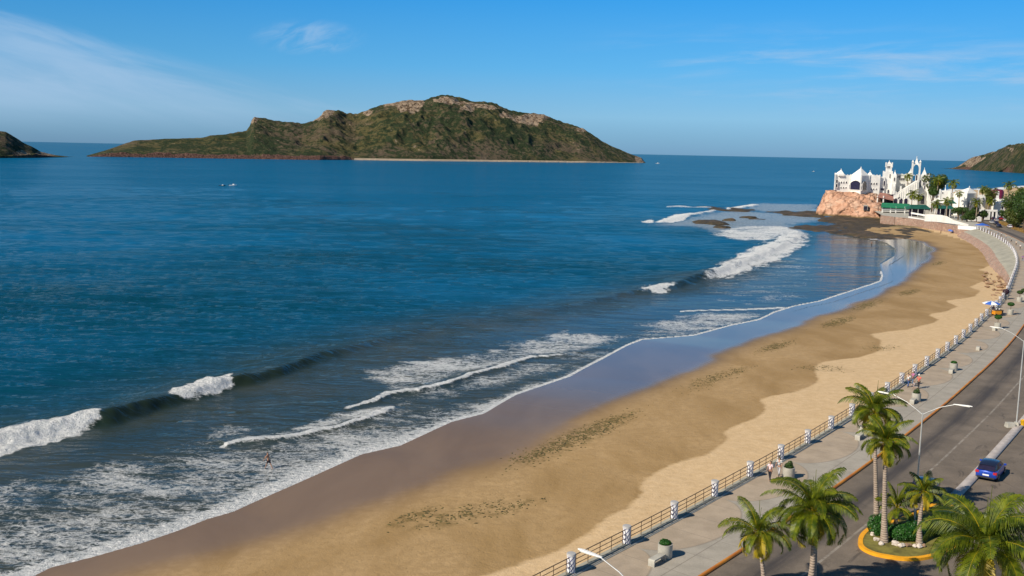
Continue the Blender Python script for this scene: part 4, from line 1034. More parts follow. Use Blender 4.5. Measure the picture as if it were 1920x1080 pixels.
b, t = free_palm(1421, 1003, 58.5, 0, lean=.5); palm(b, t, .15, .10, 'small ragged palm left of the double-trunked one, in front of the promenade paving', 26, 20, 2.75, 1.85, .66, 32, dead=5)
b, t = free_palm(1848, 1030, 47.0, 0, lean=.2); palm(b, t, .2, .14, 'biggest palm crown filling the lower right corner over the road', 17, 30, 4.1, 1.95, 1.1, 46)
for p_, h_ in (((1300, 1262), 0),):
    pass

# hedge and stones on the island
rg = random.Random(3)
hb = ground_under(1690, 1003)
def hedge(px, py, rx, ry, rz, lab, seed, n=2600, m=None, name='shrub', z=4.03, size=.07):
    w = ground_under(px, py, z); root = empty(name, w, 0, lab, 'shrub')
    r = random.Random(seed); bl = [(r.uniform(-.5, .5) * rx, r.uniform(-.5, .5) * ry, rz * r.uniform(.4, .6), rx * .6, ry * .6, rz * .55) for _ in range(5)] + [(0, 0, rz * .4, rx, ry, rz * .55)]
    tree_mesh('foliage', bl, n, size, m or MAT_HEDGE, r, root)
    mb = MB()
    for k in range(5): a = k * 1.26; mb.tube([(math.cos(a) * rx * .2, math.sin(a) * ry * .2, -.02), (math.cos(a) * rx * .5, math.sin(a) * ry * .5, rz * .6)], .03, 5)
    mb.build('stems', MAT_TRUNK_D, root)
    return root
hedge(1700, 1008, 1.55, 1.0, 1.0, 'dense bright green clipped hedge in the middle of the traffic island', 4, 9000)
hedge(1646, 1000, .75, .9, 1.25, 'rounded green shrub at the left end of the island hedge', 5, 4500)
hedge(1752, 1000, 1.0, .8, .8, 'dark low shrub at the right end of the traffic island under the big palm', 6, 3500, MAT_LEAF)
for i, (px, py, r, lab) in enumerate([(1636,1003,.2,'white boulder at the far left edge of the island bed'),(1643,1013,.24,'wide white boulder second from the left edge of the island bed'),(1653,1021,.22,'white boulder just left of the curved bare palm trunk'),(1678,1022,.27,'biggest white boulder just right of the curved bare palm trunk'),(1690,1025,.26,'flat white boulder beside the biggest one in the island row'),(1703,1024,.24,'brownish boulder in the middle of the island row'),(1714,1025,.19,'small white boulder just left of the leaning palm foot'),(1724,1027,.24,'white boulder right at the foot of the leaning palm'),(1732,1025,.18,'brown boulder at the right end of the island row')]):
    m = MAT_ROCKW if 'brown' not in lab else MAT_ROCKB
    o = bpy.data.objects.new('boulder', boulder(r, 70 + i, .7, m, 'boulder')); link(o); w = ground_under(px, py); o.location = (w[0], w[1], 4.03 + r * .4); o.rotation_euler = (0, 0, i * 1.3); tag(o, lab, 'boulder', 'boulders edging the traffic island bed')

# ------------------------------------------------------------------ street lamps
def lamp(base, heading, h, label, arm=2.1):
    root = empty('street_lamp', base, heading, label, 'street lamp', 'double-armed street lamps on the median')
    mb = MB(); mb.tube([(0, 0, 0), (0, 0, h)], [.08, .05], 10); mb.build('pole', MAT_GALV, root, smooth=True)
    mb = MB(); mb.prism([(-.3, -.3), (.3, -.3), (.3, .3), (-.3, .3)], -.15, .32, .25); mb.build('footing', MAT_CONC, root)
    for sgn in (-1, 1):
        a = empty_part('arm', root)
        mb = MB(); mb.tube([(0, 0, h - .12), (0, sgn * .35, h + .12), (0, sgn * arm * .55, h + .62), (0, sgn * arm, h + .98)], [.034, .031, .028, .025], 8); ar = mb.build('arm', MAT_GALV, root, smooth=True)
        mb = MB(); y0 = sgn * (arm - .05); y1 = sgn * (arm + 1.2)
        V = []; 
        for yy, hw, hh in ((y0, .04, .04), (y0 + sgn * .35, .085, .055), (y0 + sgn * 1.0, .095, .06), (y1, .04, .04)):
            z = h + .99 + abs(yy - y0) * .04; V += [(-hw, yy, z), (hw, yy, z), (hw * .8, yy, z + hh), (-hw * .8, yy, z + hh)]
        F = [(0, 1, 2, 3), (12, 15, 14, 13)] + [(i * 4 + k, i * 4 + (k + 1) % 4, i * 4 + 4 + (k + 1) % 4, i * 4 + 4 + k) for i in range(3) for k in range(4)]
        mb.add(V, F); hd = mb.build('lamp_head', MAT_WHITE, ar)
        mb = MB(); q = y0 + sgn * .75; z = h + 1.0; mb.box(-.09, .09, q - .35, q + .35, z - .012, z + .02); mb.build('lens', plain_lens, hd)
    return root
def empty_part(n, r): return None
plain_lens = plain('lamp_lens', (.6, .6, .55), .2, .1, 3.)
j1 = Wp(1730, 773, 4. + 8.9); sv, of = s_of(j1); hd1 = at_s(sv)[1]
LH = 8.9
lamp((float(j1[0]), float(j1[1]), 3.95), hd1, LH, 'double-armed galvanised street lamp rising behind the palms of the traffic island')
b2 = Wp(1905.5, 797, 4.02); sv2, of2 = s_of(b2); lamp((float(b2[0]), float(b2[1]), 4.02), at_s(sv2)[1], LH, 'double-armed street lamp at the right edge, on the median kerb by the yellow bucket')
ds_ = 30.
j3 = Wp(1110, 1036, 4. + LH + .98); p3, h3 = at_s(max(s_of(j3)[0], 2.), 0)
lx = Wp(1127, 1043, 4 + LH + 1.0); nrm3 = np.array([math.sin(h3), -math.cos(h3)]); b3 = lx[:2] + nrm3 * 2.1
lamp((float(b3[0]), float(b3[1]), 3.95), h3, LH, 'street lamp whose white head and arm reach over the paving at the bottom edge')
# concrete block and yellow bucket at the second lamp
root = empty('yellow_bucket', (float(b2[0]) + .75, float(b2[1]) + .1, 3.86), 0, 'yellow plastic bucket standing on the road against the lamp footing', 'bucket')
mb = MB(); mb.lathe([(.2, 0), (.29, .62), (.31, .64), (.31, .68), (.27, .68), (.2, .1)], 14); mb.build('bucket_body', MAT_YEL, root, smooth=True)
mb = MB(); mb.tube([(-.3, 0, .62), (-.2, 0, .82), (0, 0, .9), (.2, 0, .82), (.3, 0, .62)], .015, 5); mb.build('handle', MAT_GALV, root)
o = bpy.data.objects.new('white_sack', boulder(.32, 99, .6, MAT_WHITE, 'white_sack')); link(o); o.location = (float(b2[0]) + 1.2, float(b2[1]) - .9, 3.98); tag(o, 'crumpled white sack lying on the road beside the yellow bucket', 'sack')
mb = MB(); mb.prism([(-.45, -.35), (.45, -.35), (.45, .35), (-.45, .35)], 0, .5, .15); o = mb.build('concrete_block', MAT_CONC, bevel=.03); o.location = (float(b2[0]) - .8, float(b2[1]) - .3, 3.86); tag(o, 'rough pale concrete block on the road just left of the lamp by the yellow bucket', 'block')

# ------------------------------------------------------------------ planters, benches
def planter(px, py, label, kind, r=.5, h=.95, seed=1, z=RZ):
    w = Wp(px, py, z); root = empty('planter', (float(w[0]), float(w[1]), z), 0, label, 'planter')
    mb = MB(); mb.lathe([(r * .93, 0), (r, .08), (r, h), (r * .86, h), (r * .86, h - .12)], 22); mb.build('pot', MAT_CONC, root, smooth=True)
    mb = MB(); mb.lathe([(.02, h - .14), (r * .86, h - .13), (.02, h - .09)], 14); mb.build('soil', MAT_SOIL, root)
    rg = random.Random(seed)
    if kind == 'low': tree_mesh('plant', [(0, 0, h + .08, r * .75, r * .75, .2)], 600, .07, MAT_HEDGE, rg, root)
    elif kind == 'tuft': tree_mesh('plant', [(0, 0, h + .12, r * .7, r * .7, .26), (.1, 0, h + .3, .2, .2, .25)], 700, .07, MAT_LEAF, rg, root)
    elif kind == 'purple': tree_mesh('plant', [(0, 0, h + .55, .62, .62, .55)], 1600, .07, MAT_PURPLE, rg, root)
    else:
        mb = MB(); mb.tube([(0, 0, h - .12), (.02, 0, h + .45), (0, 0, h + .8)], [.04, .035, .03], 6); mb.build('stem', MAT_TRUNK_D, root)
        tree_mesh('clipped_crown', [(0, 0, h + .95, .58, .58, .36)], 1700, .065, MAT_HEDGE if kind == 'topiary' else MAT_LEAF, rg, root)
    return root
def bench(px, py, label, z=RZ, ln=1.25, yaw=None):
    w = Wp(px, py, z); s_, _ = s_of(w); yaw = at_s(s_)[1] if yaw is None else yaw
    root = empty('bench', (float(w[0]), float(w[1]), z), yaw, label, 'bench', 'pale concrete benches on the promenade')
    prof = [(-ln / 2, 0), (-ln / 2, .40)] + [(-ln / 2 + .08 * (1 - math.cos(a)), .40 + .08 * math.sin(a)) for a in (.4, .8, 1.2, 1.57)] + [(ln / 2 - .08 * (1 - math.cos(a)), .40 + .08 * math.sin(a)) for a in (1.57, 1.2, .8, .4)] + [(ln / 2, .40), (ln / 2, 0)]
    ins = [(x * (1 - .2 / ln), min(z_, .48) - (.1 if z_ > 0 else 0)) for x, z_ in prof]
    V = []; n = len(prof)
    for yy in (-.24, .24): V += [(x, yy, z_) for x, z_ in prof] + [(x, yy, max(z_, 0)) for x, z_ in ins]
    F = []
    for i in range(n - 1):
        F += [(i, i + 1, n + i + 1, n + i), (2 * n + i, 3 * n + i, 3 * n + i + 1, 2 * n + i + 1), (i, 2 * n + i, 2 * n + i + 1, i + 1), (n + i, n + i + 1, 3 * n + i + 1, 3 * n + i)]
    F += [(0, n, 3 * n, 2 * n), (n - 1, 3 * n - 1, 4 * n - 1, 2 * n - 1)]
    mb = MB(); mb.add(V, F); mb.build('seat_slab', MAT_CONC, root)
    return root
planter(1246.5, 1044, 'round concrete planter of low green leaves, nearest the bottom edge', 'low', seed=1)
bench(1232, 1056, 'low concrete bench beside the planter of low leaves at the bottom', ln=1.5)
planter(1478, 896, 'round concrete planter with a bushy shrub just behind the large double-trunked palm', 'tuft', seed=2)
planter(1619, 817, 'round concrete planter with a small clipped tree left of the traffic-island palms', 'topiary', seed=3)
bench(1611, 823, 'concrete bench against the planter with the small clipped tree by the palms')
planter(1717.5, 752, 'round concrete planter with dark tuft beside the chatting group', 'tuft', seed=4)
bench(1712, 756, 'concrete bench against the planter beside the chatting group')
planter(1787.5, 694, 'round concrete planter with a low dark bush, alone in mid promenade', 'low', seed=5)
bench(1784, 699, 'concrete bench against the planter with a low dark bush in mid promenade')
bench(1834, 656, 'single concrete bench standing alone with no planter beside it', ln=1.0)
planter(1870, 616, 'concrete planter with a flat clipped tree just below the orange cart', 'topiary', seed=6)
bench(1864, 619, 'concrete bench at the planter just below the orange cart', ln=1.4)
planter(1894, 590, 'concrete planter with a clipped tree, right of the orange cart', 'topiary', seed=7)
planter(1911, 566, 'concrete planter with a dark clipped tree near the right edge, beyond the cart', 'dark', seed=8)
planter(1919, 562, 'concrete planter cut by the right edge, beyond the cart', 'dark', seed=9)
planter(1885, 561, 'concrete planter with a round purple bush against the railing', 'purple', seed=10)
#PART4
# ------------------------------------------------------------------ the pink rock of the point
def rock_mass(name, foot, top, h, seed, label=None, rings=26, seg=150, amp=1.6):
    """a craggy mass lofted from a foot outline to a top outline (both closed, world metres)"""
    def rs(P):
        P = np.vstack([P, P[:1]]); d = np.r_[0, np.cumsum(np.hypot(*np.diff(P, axis=0).T))]; s = np.linspace(0, d[-1], seg, endpoint=False)
        return np.c_[np.interp(s, d, P[:, 0]), np.interp(s, d, P[:, 1])]
    A, B = rs(np.array(foot, float)), rs(np.array(top, float)); c = B.mean(0); V = []
    for i in range(rings):
        t = i / (rings - 1); k = min(t / .8, 1.)
        q = k ** 1.5
        P = A * (1 - q) + B * q
        if t > .8: P = B + (c - B) * ((t - .8) / .2) * .92
        z = -.6 + (h + .6) * min(k ** .8, 1.)
        u = np.arange(seg)
        ang = np.arctan2(P[:, 1] - c[1], P[:, 0] - c[0])
        nx, ny = np.cos(ang), np.sin(ang)
        n1 = fbm(P[:, 0] * .22 + z * .1, z * .28 + P[:, 1] * .15, 4, seed); n2 = fbm(P[:, 0] * .8, z * .9 + P[:, 1] * .6, 3, seed + 2)
        crack = np.abs(2 * fbm(P[:, 0] * .16, z * .12 + P[:, 1] * .1, 3, seed + 5) - 1)
        dsp = ((n1 - .5) * amp * 2.6 + (n2 - .5) * amp * .8 - np.exp(-(crack / .05) ** 2) * amp * .9) * (1 if t < .8 else .3)
        z2 = z + (n1 - .5) * amp * (1.2 if t > .05 else 0) * (t < .95)
        V.append(np.c_[P[:, 0] + nx * dsp, P[:, 1] + ny * dsp, z2])
    V = np.vstack(V); F = []
    for i in range(rings - 1):
        a = np.arange(seg); b = (a + 1) % seg; F.append(np.c_[i * seg + a, i * seg + b, (i + 1) * seg + b, (i + 1) * seg + a])
    return np_mesh(name, V, np.vstack(F), MAT_PINK, True)
def YX(px, py, Y): p = Yp(px, py, Y); return float(p[0]), float(p[2])
YC = 548.
X_ = lambda zx, Y=YC: YX(1500 + zx / 6.354, 350, Y)[0]           # zx: column in the castle close-up
Z_ = lambda zx, zy, Y=YC: YX(1500 + zx / 6.354, 270 + zy / 6.354, Y)[1]
zt = Z_(500, 565)
r1 = rock_mass('pink_rock', [(X_(215, 546), 546), (X_(230, 540), 540), (X_(420, 534), 534), (X_(620, 529), 529), (X_(850, 524), 524), (X_(1010, 522), 522), (X_(1030, 560), 560), (X_(700, 580), 580), (X_(300, 575), 575), (X_(225, 560), 560)],
     [(X_(325, 556), 556), (X_(370, 549), 549), (X_(430, 545), 545), (X_(620, 544.5), 544.5), (X_(700, 546), 546), (X_(830, 548), 548), (X_(930, 552), 552), (X_(900, 572), 572), (X_(500, 572), 572), (X_(300, 566), 566)], zt, 3)
tag(r1, 'craggy pink granite knoll that carries the white castle above the reef', 'rock')
r2 = rock_mass('pink_rock', [(X_(620, 527), 527), (X_(760, 522), 521), (X_(980, 520), 518), (X_(1050, 520), 520), (X_(1050, 535), 545), (X_(640, 535), 545)],
     [(X_(760, 536), 533), (X_(840, 536), 531), (X_(930, 536), 533), (X_(990, 536), 537), (X_(980, 545), 545), (X_(740, 545), 545)], Z_(850, 700, 534), 9, rings=18, seg=110, amp=1.2)
tag(r2, 'lower shoulder of pink rubbly rock below the canopy post of the castle', 'rock')

# ------------------------------------------------------------------ the white castle
FRONT = [YC]
def skewed(mb, front=None):
    # plan sheared so the side walls run back along the sight line
    f = front or FRONT[0]; k = sum(v[0] for v in mb.v) / len(mb.v) / f
    mb.v = [(v[0] + k * (v[1] - f), v[1], v[2]) for v in mb.v]
    return mb
def wall_box(mb, zx0, zx1, zy0, zy1, Y, dep, z0=None):
    FRONT[0] = Y
    """box whose front face lies in the plane y = Y; columns and rows taken from the close-up"""
    x0, x1 = X_(zx0, Y), X_(zx1, Y); top = Z_((zx0 + zx1) / 2, zy0, Y); bot = Z_((zx0 + zx1) / 2, zy1, Y) if z0 is None else z0
    mb.box(x0, x1, Y, Y + dep, bot, top); return x0, x1, bot, top
def arch_pts(w, h, n=8, pointed=False):
    r = w / 2; sp_ = max(h - r * (1.3 if pointed else 1.), .05); P = [(-r, 0), (-r, sp_)]
    for k in range(1, n):
        a = math.pi * (1 - k / n); P.append((r * math.cos(a), sp_ + (h - sp_) * math.sin(a) ** (.8 if pointed else 1)))
    return P + [(r, sp_), (r, 0)]
def window(parent, cx, cy, cz, w, h, ang=0., frame=True, square=False, mull=False, m=None):
    """arched window set on a wall whose outward normal is (sin ang, -cos ang)"""
    P = [(-w / 2, 0), (-w / 2, h), (w / 2, h), (w / 2, 0)] if square else arch_pts(w, h)
    ca, sa = math.cos(ang), math.sin(ang)
    def tr(x, d, z): return (cx + x * ca + d * sa, cy + x * sa - d * ca, cz + z)
    n = len(P); mb = MB(); V = [tr(x, .03, z) for x, z in P] + [tr(x, -.25, z) for x, z in P]
    mb.add(V, [tuple(range(n)), tuple(range(n, 2 * n))[::-1]] + [(i, (i + 1) % n, n + (i + 1) % n, n + i) for i in range(n)])
    o = mb.build('window', m or MAT_GLASS, parent)
    if frame:
        t = min(.22, w * .16); Q = [(x * (1 + 2 * t / w), z * (1 + t / h) if z > 0 else -t) for x, z in P]
        mb = MB(); V = [tr(x, .16, z) for x, z in P] + [tr(x, .16, z) for x, z in Q] + [tr(x, .0, z) for x, z in P] + [tr(x, .0, z) for x, z in Q]; F = []
        for i in range(n):
            j = (i + 1) % n; F += [(i, j, n + j, n + i), (i, 2 * n + i, 2 * n + j, j), (n + i, n + j, 3 * n + j, 3 * n + i)]
        mb.add(V, F)
        if mull:
            for fx in (-.17, .17): mb.add([tr(w * fx - .06, .1, 0), tr(w * fx + .06, .1, 0), tr(w * fx + .06, .1, h * .88), tr(w * fx - .06, .1, h * .88)], [(0, 1, 2, 3)])
            mb.add([tr(-w / 2, .1, h * .42), tr(w / 2, .1, h * .42), tr(w / 2, .1, h * .46), tr(-w / 2, .1, h * .46)], [(0, 1, 2, 3)])
        mb.build('frame', MAT_CASTLE, o)
    return o
def merlons(mb, x0, x1, y, z, step=1.5, w=.7, h=.6, d=.4):
    n = max(2, int((x1 - x0) / step)); 
    for k in range(n + 1):
        x = x0 + (x1 - x0) * k / n; mb.box(x - w / 2, x + w / 2, y, y + d, z - .02, z + h)
def finial(mb, x, y, z, r=.3):
    mb.lathe([(r * .5, z - .5), (r * .5, z), (r, z + .25), (r * .8, z + .6), (.05, z + .9)], 8, (x, y))
def rect(x0, x1, y0, y1): return [(x0, y0), (x1, y0), (x1, y1), (x0, y1)]

C = empty('castle', (X_(700), YC, zt), 0, 'white castle-like seafront building on the pink rock, with pyramid roofs and big arches', 'castle')
def cb(name, mb, m=MAT_CASTLE, parent=None, **k):
    skewed(mb)
    o = mb.build(name, m, None, **k); o.parent = parent or C; o.matrix_parent_inverse = Matrix.Translation(-Vector(C.location)); return o
class Anchor:   # window() needs a parent; objects keep world coordinates
    pass
def cwin(zx, zy_top, zy_bot, zw, Y, ang=0., **k):
    w = zw / 6.354 / F_PX * Y * 1.0; h = (zy_bot - zy_top) / 6.354 / F_PX * Y
    o = window(None, X_(zx, Y), Y, Z_(zx, zy_bot, Y), w, h, ang, **k)
    o.parent = C; o.matrix_parent_inverse = Matrix.Translation(-Vector(C.location)); return o
# main block: left wing, bay, right wing
zb_ = Z_(600, 575) - 1.5
mb = MB(); x0, x1, _, t1 = wall_box(mb, 432, 604, 376, 560, YC, 16, zb_ + 1.2); merlons(mb, x0 + 2.5, x1 - .5, YC, t1, 1.6); cb('wall', mb)
FRONT[0] = YC; xl0, xl1 = X_(405), X_(440); zt1 = Z_(460, 362)
mb = MB(); TP = [(xl0, YC + 2.5), (xl0 + .5, YC - .9), (xl1, YC - .2), (xl1, YC + 7), (xl0, YC + 7)]; mb.prism(TP, zb_ + 2.5, zt1); cb('corner_turret', mb)
RP = [(xl0, YC + 2.5), (xl0 + 2.2, YC - 1.), (X_(522), YC - 1.), (X_(522), YC + 7), (xl0, YC + 7)]; mb = MB(); mb.prism(RP, Z_(480, 380), zt1 + .002); cb('turret_cornice', mb); mb = MB(); mb.pyramid(RP, zt1 + .005, Z_(478, 306), (X_(478), YC + 2.5)); finial(mb, X_(478), YC + 3, Z_(478, 312), .22); mb.box(xl0 - .1, xl0 + .5, YC + 2.2, YC + 2.8, zt1 - .3, zt1 + .8); cb('roof', mb)
FRONT[0] = YC; bx0, bxm, bx1 = X_(600), X_(729, YC - 5.5) + .297 * 5.3, X_(815); zbt = Z_(600, 372)
BAY = [(bx0, YC - .2), (bxm, YC - 5.5), (bx1, YC - .2), (bx1, YC + 9), (bx0, YC + 9)]
mb = MB(); mb.prism(BAY, zb_ + .6, zbt); 
for q in (BAY[0], BAY[1], BAY[2]): mb.box(q[0] - .35, q[0] + .35, q[1] - .3, q[1] + .4, zb_ + .6, zbt + .5)
cb('bay_wall', mb)
mb = MB(); ap = (X_(705, YC + 1), YC + 1.0); mb.pyramid([(p[0], p[1]) for p in BAY], zbt + .003, Z_(705, 284, YC + 1), ap); finial(mb, *ap, Z_(705, 288, YC + 1), .3); cb('bay_roof', mb)
wr0, wr1 = 800, 950
mb = MB(); x0, x1, _, t2 = wall_box(mb, 812, wr1, 378, 578, YC + .3, 15, zb_ + .4); merlons(mb, x0 + 1, x1 - .3, YC + .3, t2, 1.6); cb('wall', mb)
mb = MB(); q0, q1 = X_(788), X_(862); zq = Z_(825, 372); mb.prism(rect(q0, q1, YC + .6, YC + 5), zq - 1, zq); mb.pyramid(rect(q0, q1, YC + .6, YC + 5), zq + .003, Z_(825, 328), None); finial(mb, (q0 + q1) / 2, YC + 2.8, Z_(825, 332), .2); cb('small_turret', mb)
# support under the bay
FRONT[0] = YC; mb = MB(); mb.prism([(X_(632), YC - 1.2), (X_(729), YC - 3.6), (X_(800), YC - 1.2), (X_(800), YC + 4), (X_(632), YC + 4)], Z_(700, 655), zb_ + .62); cb('undercroft', mb, MAT_STONE)
for zx in (677, 718): cwin(zx, 598, 640, 22, YC - 3.1 + (0 if zx > 700 else .3), ang=-.45)
for r_, (a, b) in enumerate(((446, 470), (512, 530))):
    for zx in (489, 519, 549): cwin(zx, a, b, 15, YC, frame=True)
for r_, (a, b) in enumerate(((462, 486), (530, 546))):
    for zx in (849, 879, 910): cwin(zx, a, b, 15, YC + .3, frame=True)
PB = [(bx0, YC - .2), (X_(729, YC - 5.5), YC - 5.5), (bx1, YC - .2)]; al_ = math.atan2(-5.3, PB[1][0] - PB[0][0]); ar_ = math.atan2(5.3, PB[2][0] - PB[1][0])
def facet(p, q, t): return (p[0] + (q[0] - p[0]) * t, p[1] + (q[1] - p[1]) * t)
f1 = facet(PB[0], PB[1], .5); wz = Z_(665, 545, YC - 3)
for (fp, an, w_, top) in ((f1, al_, 8.2 / 1.0, 435), (facet(PB[1], PB[2], .36), ar_, 4.3, 440)):
    h_ = Z_(665, top, YC - 3) - wz
    o = window(None, fp[0] + .3 * math.sin(an) , fp[1] - .3 * math.cos(an), wz, w_, h_, an); o.parent = C; o.matrix_parent_inverse = Matrix.Translation(-Vector(C.location))
for a, b in ((423, 462), (474, 514)):
    o = window(None, X_(429), YC - .93, Z_(428, b), 1.0, Z_(428, a) - Z_(428, b), 0.); o.parent = C; o.matrix_parent_inverse = Matrix.Translation(-Vector(C.location))
# connecting block with dark arch, tower A
mb = MB(); wall_box(mb, 948, 1008, 395, 590, YC + 2, 12); cb('wall', mb); cwin(1001, 440, 498, 20, YC + 1.9); cwin(985, 528, 552, 36, YC + 1.9, square=True, frame=False)
mb = MB(); x0, x1, _, t = wall_box(mb, 975, 1095, 332, 610, YC + 3, 10); merlons(mb, x0 + .4, x1 - .4, YC + 3, t, 1.9, .8, .5); cb('tower_base', mb)
mb = MB(); x0, x1, _, t = wall_box(mb, 1006, 1080, 234, 334, YC + 4.5, 6.2); 
for xx in (x0, x1): mb.box(xx - .35, xx + .35, YC + 4.2, YC + 4.9, t - 2, t + .7); mb.box(xx - .35, xx + .35, YC + 10, YC + 10.8, t - 2, t + .7)
cb('tower', mb)
mb = MB(); mb.pyramid(rect(x0 + .5, x1 - .5, YC + 4.7, YC + 10.5), t + .003, Z_(1045, 205, YC + 7)); finial(mb, (x0 + x1) / 2, YC + 7.6, Z_(1045, 212, YC + 7), .2); cb('tower_roof', mb)
cwin(1040, 264, 290, 34, YC + 4.45, square=True, mull=True); cwin(1063, 358, 404, 14, YC + 2.95); cwin(1055, 545, 590, 22, YC + 2.95)
# slender turret and the flat block behind
mb = MB(); x0, x1, _, t = wall_box(mb, 1096, 1142, 372, 560, YC + 1.5, 4); mb.pyramid(rect(x0, x1, YC + 1.5, YC + 5.5), t + .003, Z_(1120, 322, YC + 3)); finial(mb, (x0 + x1) / 2, YC + 3.5, Z_(1120, 328, YC + 3), .18); cb('turret', mb)
cwin(1118, 400, 440, 14, YC + 1.45)
mb = MB(); x0, x1, _, t = wall_box(mb, 1140, 1318, 362, 600, YC + 9, 10); merlons(mb, x0 + .5, x1 - .5, YC + 9, t, 2.2, 1., .35); cb('wall', mb)
for zx in (1205,): cwin(zx, 408, 434, 62, YC + 8.95, square=True, mull=True)
for zx in (1160, 1180, 1240): cwin(zx, 376, 402, 10, YC + 8.95, frame=False)
mb = MB(); x0, x1 = X_(1232, YC + 12), X_(1330, YC + 12); z0_ = Z_(1283, 363, YC + 12); mb.pyramid(rect(x0, x1, YC + 10, YC + 18), z0_ - .5, Z_(1283, 305, YC + 14)); finial(mb, (x0 + x1) / 2, YC + 14, Z_(1283, 310, YC + 14), .25); cb('roof', mb)
mb = MB(); wall_box(mb, 1090, 1135, 480, 620, YC - 1, 5); cb('wall', mb); cwin(1113, 552, 600, 20, YC - 1.05); cwin(1118, 480, 500, 24, YC + 1.4, square=True)
# open bell tower B: four piers, ring of arches, gables and pinnacles
Yb = YC + 6; FRONT[0] = Yb; x0, x1 = X_(1312, Yb), X_(1422, Yb); tz = Z_(1365, 268, Yb); bz = Z_(1365, 470, Yb); top = Z_(1365, 215, Yb); wd = x1 - x0
mb = MB(); pw = 1.0
for xx in (x0, x1 - pw):
    for yy in (Yb, Yb + wd - pw): mb.box(xx, xx + pw, yy, yy + pw, bz, top)
mb.box(x0, x1, Yb + .2, Yb + .6, tz + 1.1, top - 1.2); mb.box(x0, x1, Yb + wd - .6, Yb + wd - .2, tz + 1.1, top - 1.2); mb.box(x0 + .1, x0 + .5, Yb + 1, Yb + wd - 1, tz + 1.1, top - 1.2); mb.box(x1 - .5, x1 - .1, Yb + 1, Yb + wd - 1, tz + 1.1, top - 1.2)
for yy in (Yb, Yb + wd - .5):      # arch spandrels
    for sgn, xa in ((1, x0 + pw), (-1, x1 - pw)):
        r_ = (wd - 2 * pw) / 2; P = [(xa, tz + 1.1)] + [(xa + sgn * r_ * (1 - math.cos(a)), tz + 1.1 - 2.6 * (1 - math.sin(a))) for a in np.linspace(0, math.pi / 2, 6)]
        P2 = P; n = len(P2); V = [(p[0], yy + .1, p[1]) for p in P2] + [(p[0], yy + .4, p[1]) for p in P2]; mb.add(V, [tuple(range(n)), tuple(range(n, 2 * n))] + [(i, (i + 1) % n, n + (i + 1) % n, n + i) for i in range(n)])
cb('bell_tower', mb)
mb = MB(); mb.pyramid(rect(x0 + 1.2, x1 - 1.2, Yb + 1.2, Yb + wd - 1.2), top - 1.3, Z_(1363, 158, Yb + 4)); finial(mb, (x0 + x1) / 2, Yb + wd / 2, Z_(1363, 165, Yb + 4), .22)
cb('tower_roof', mb)
for xx in (x0 + pw / 2, x1 - pw / 2):
    for yy in (Yb + pw / 2, Yb + wd - pw / 2): mb = MB(); mb.pyramid(rect(xx - .7, xx + .7, yy - .7, yy + .7), top + .002, top + 1.3); cb('pinnacle', mb)
mb = MB(); wall_box(mb, 1312, 1424, 440, 620, Yb - .5, wd + 1); cb('tower_base', mb)
# square tower C with tall belfry windows
Yd = YC - 4; x0, x1 = X_(1408, Yd), X_(1528, Yd); mb = MB(); x0, x1, _, t = wall_box(mb, 1408, 1528, 368, 735, Yd, x1 - x0); wd = x1 - x0
for xx in (x0, x1):
    for yy in (Yd, Yd + wd): mb.box(xx - .45, xx + .45, yy - .45, yy + .45, t - 14, t + .8)
cb('tower', mb)
mb = MB(); mb.pyramid(rect(x0 + 1.3, x1 - 1.3, Yd + 1.3, Yd + wd - 1.3), t + .003, Z_(1470, 292, Yd + 4)); finial(mb, (x0 + x1) / 2, Yd + wd / 2, Z_(1470, 298, Yd + 4), .22); cb('tower_roof', mb)
cwin(1476, 428, 490, 34, Yd - .02, mull=True); cwin(1430, 430, 520, 15, Yd - .02); cwin(1484, 495, 540, 14, Yd - .02); cwin(1470, 380, 396, 14, Yd - .02); cwin(1472, 612, 715, 42, Yd - .02)
o = window(None, x0, Yd + wd / 2, Z_(1420, 500, Yd), 2.6, 6., -math.pi / 2); o.parent = C; o.matrix_parent_inverse = Matrix.Translation(-Vector(C.location))
# nave with the long raking gable and arcade
Yn = YC - 9; FRONT[0] = Yn
P = [(1122, 735), (1122, 575), (1150, 500), (1165, 592), (1215, 560), (1300, 500), (1400, 435), (1412, 440), (1412, 735)]
Pw = [(X_(a, Yn), Z_(a, b, Yn)) for a, b in P]; mb = MB(); n = len(Pw)
Pw[2] = (X_(1150, Yn), Z_(1150, 560, Yn))
mb.add([(a, Yn, b) for a, b in Pw] + [(a, Yn + 1.0, b) for a, b in Pw], [tuple(range(n)), tuple(range(n, 2 * n))[::-1]] + [(i, (i + 1) % n, n + (i + 1) % n, n + i) for i in range(n)])
for k in range(9):      # buttress ribs on the raking wall
    a = 1185 + k * 26; zt_ = 590 - (a - 1165) * .655; 
    mb.box(X_(a, Yn) - .18, X_(a, Yn) + .18, Yn - .25, Yn - .003, Z_(a, 640, Yn), Z_(a, zt_ + 14, Yn))
cb('nave_wall', mb)
mb = MB(); V = [(*p_, ) for p_ in [(Pw[3][0], Yn + .5, Pw[3][1]), (Pw[6][0], Yn + .5, Pw[6][1]), (Pw[6][0], Yn + 12, Pw[6][1] + .5), (Pw[3][0], Yn + 12, Pw[3][1] + .5)]]; V += [(a, b_, c - .4) for a, b_, c in V]
mb.add(V, [(0, 1, 2, 3), (7, 6, 5, 4), (0, 4, 5, 1), (1, 5, 6, 2), (2, 6, 7, 3), (3, 7, 4, 0)]); cb('nave_roof', mb)
for zx in (1152, 1214, 1274): cwin(zx, 648, 712, 44, Yn - .03)
cwin(1188, 628, 655, 30, Yn - .02)
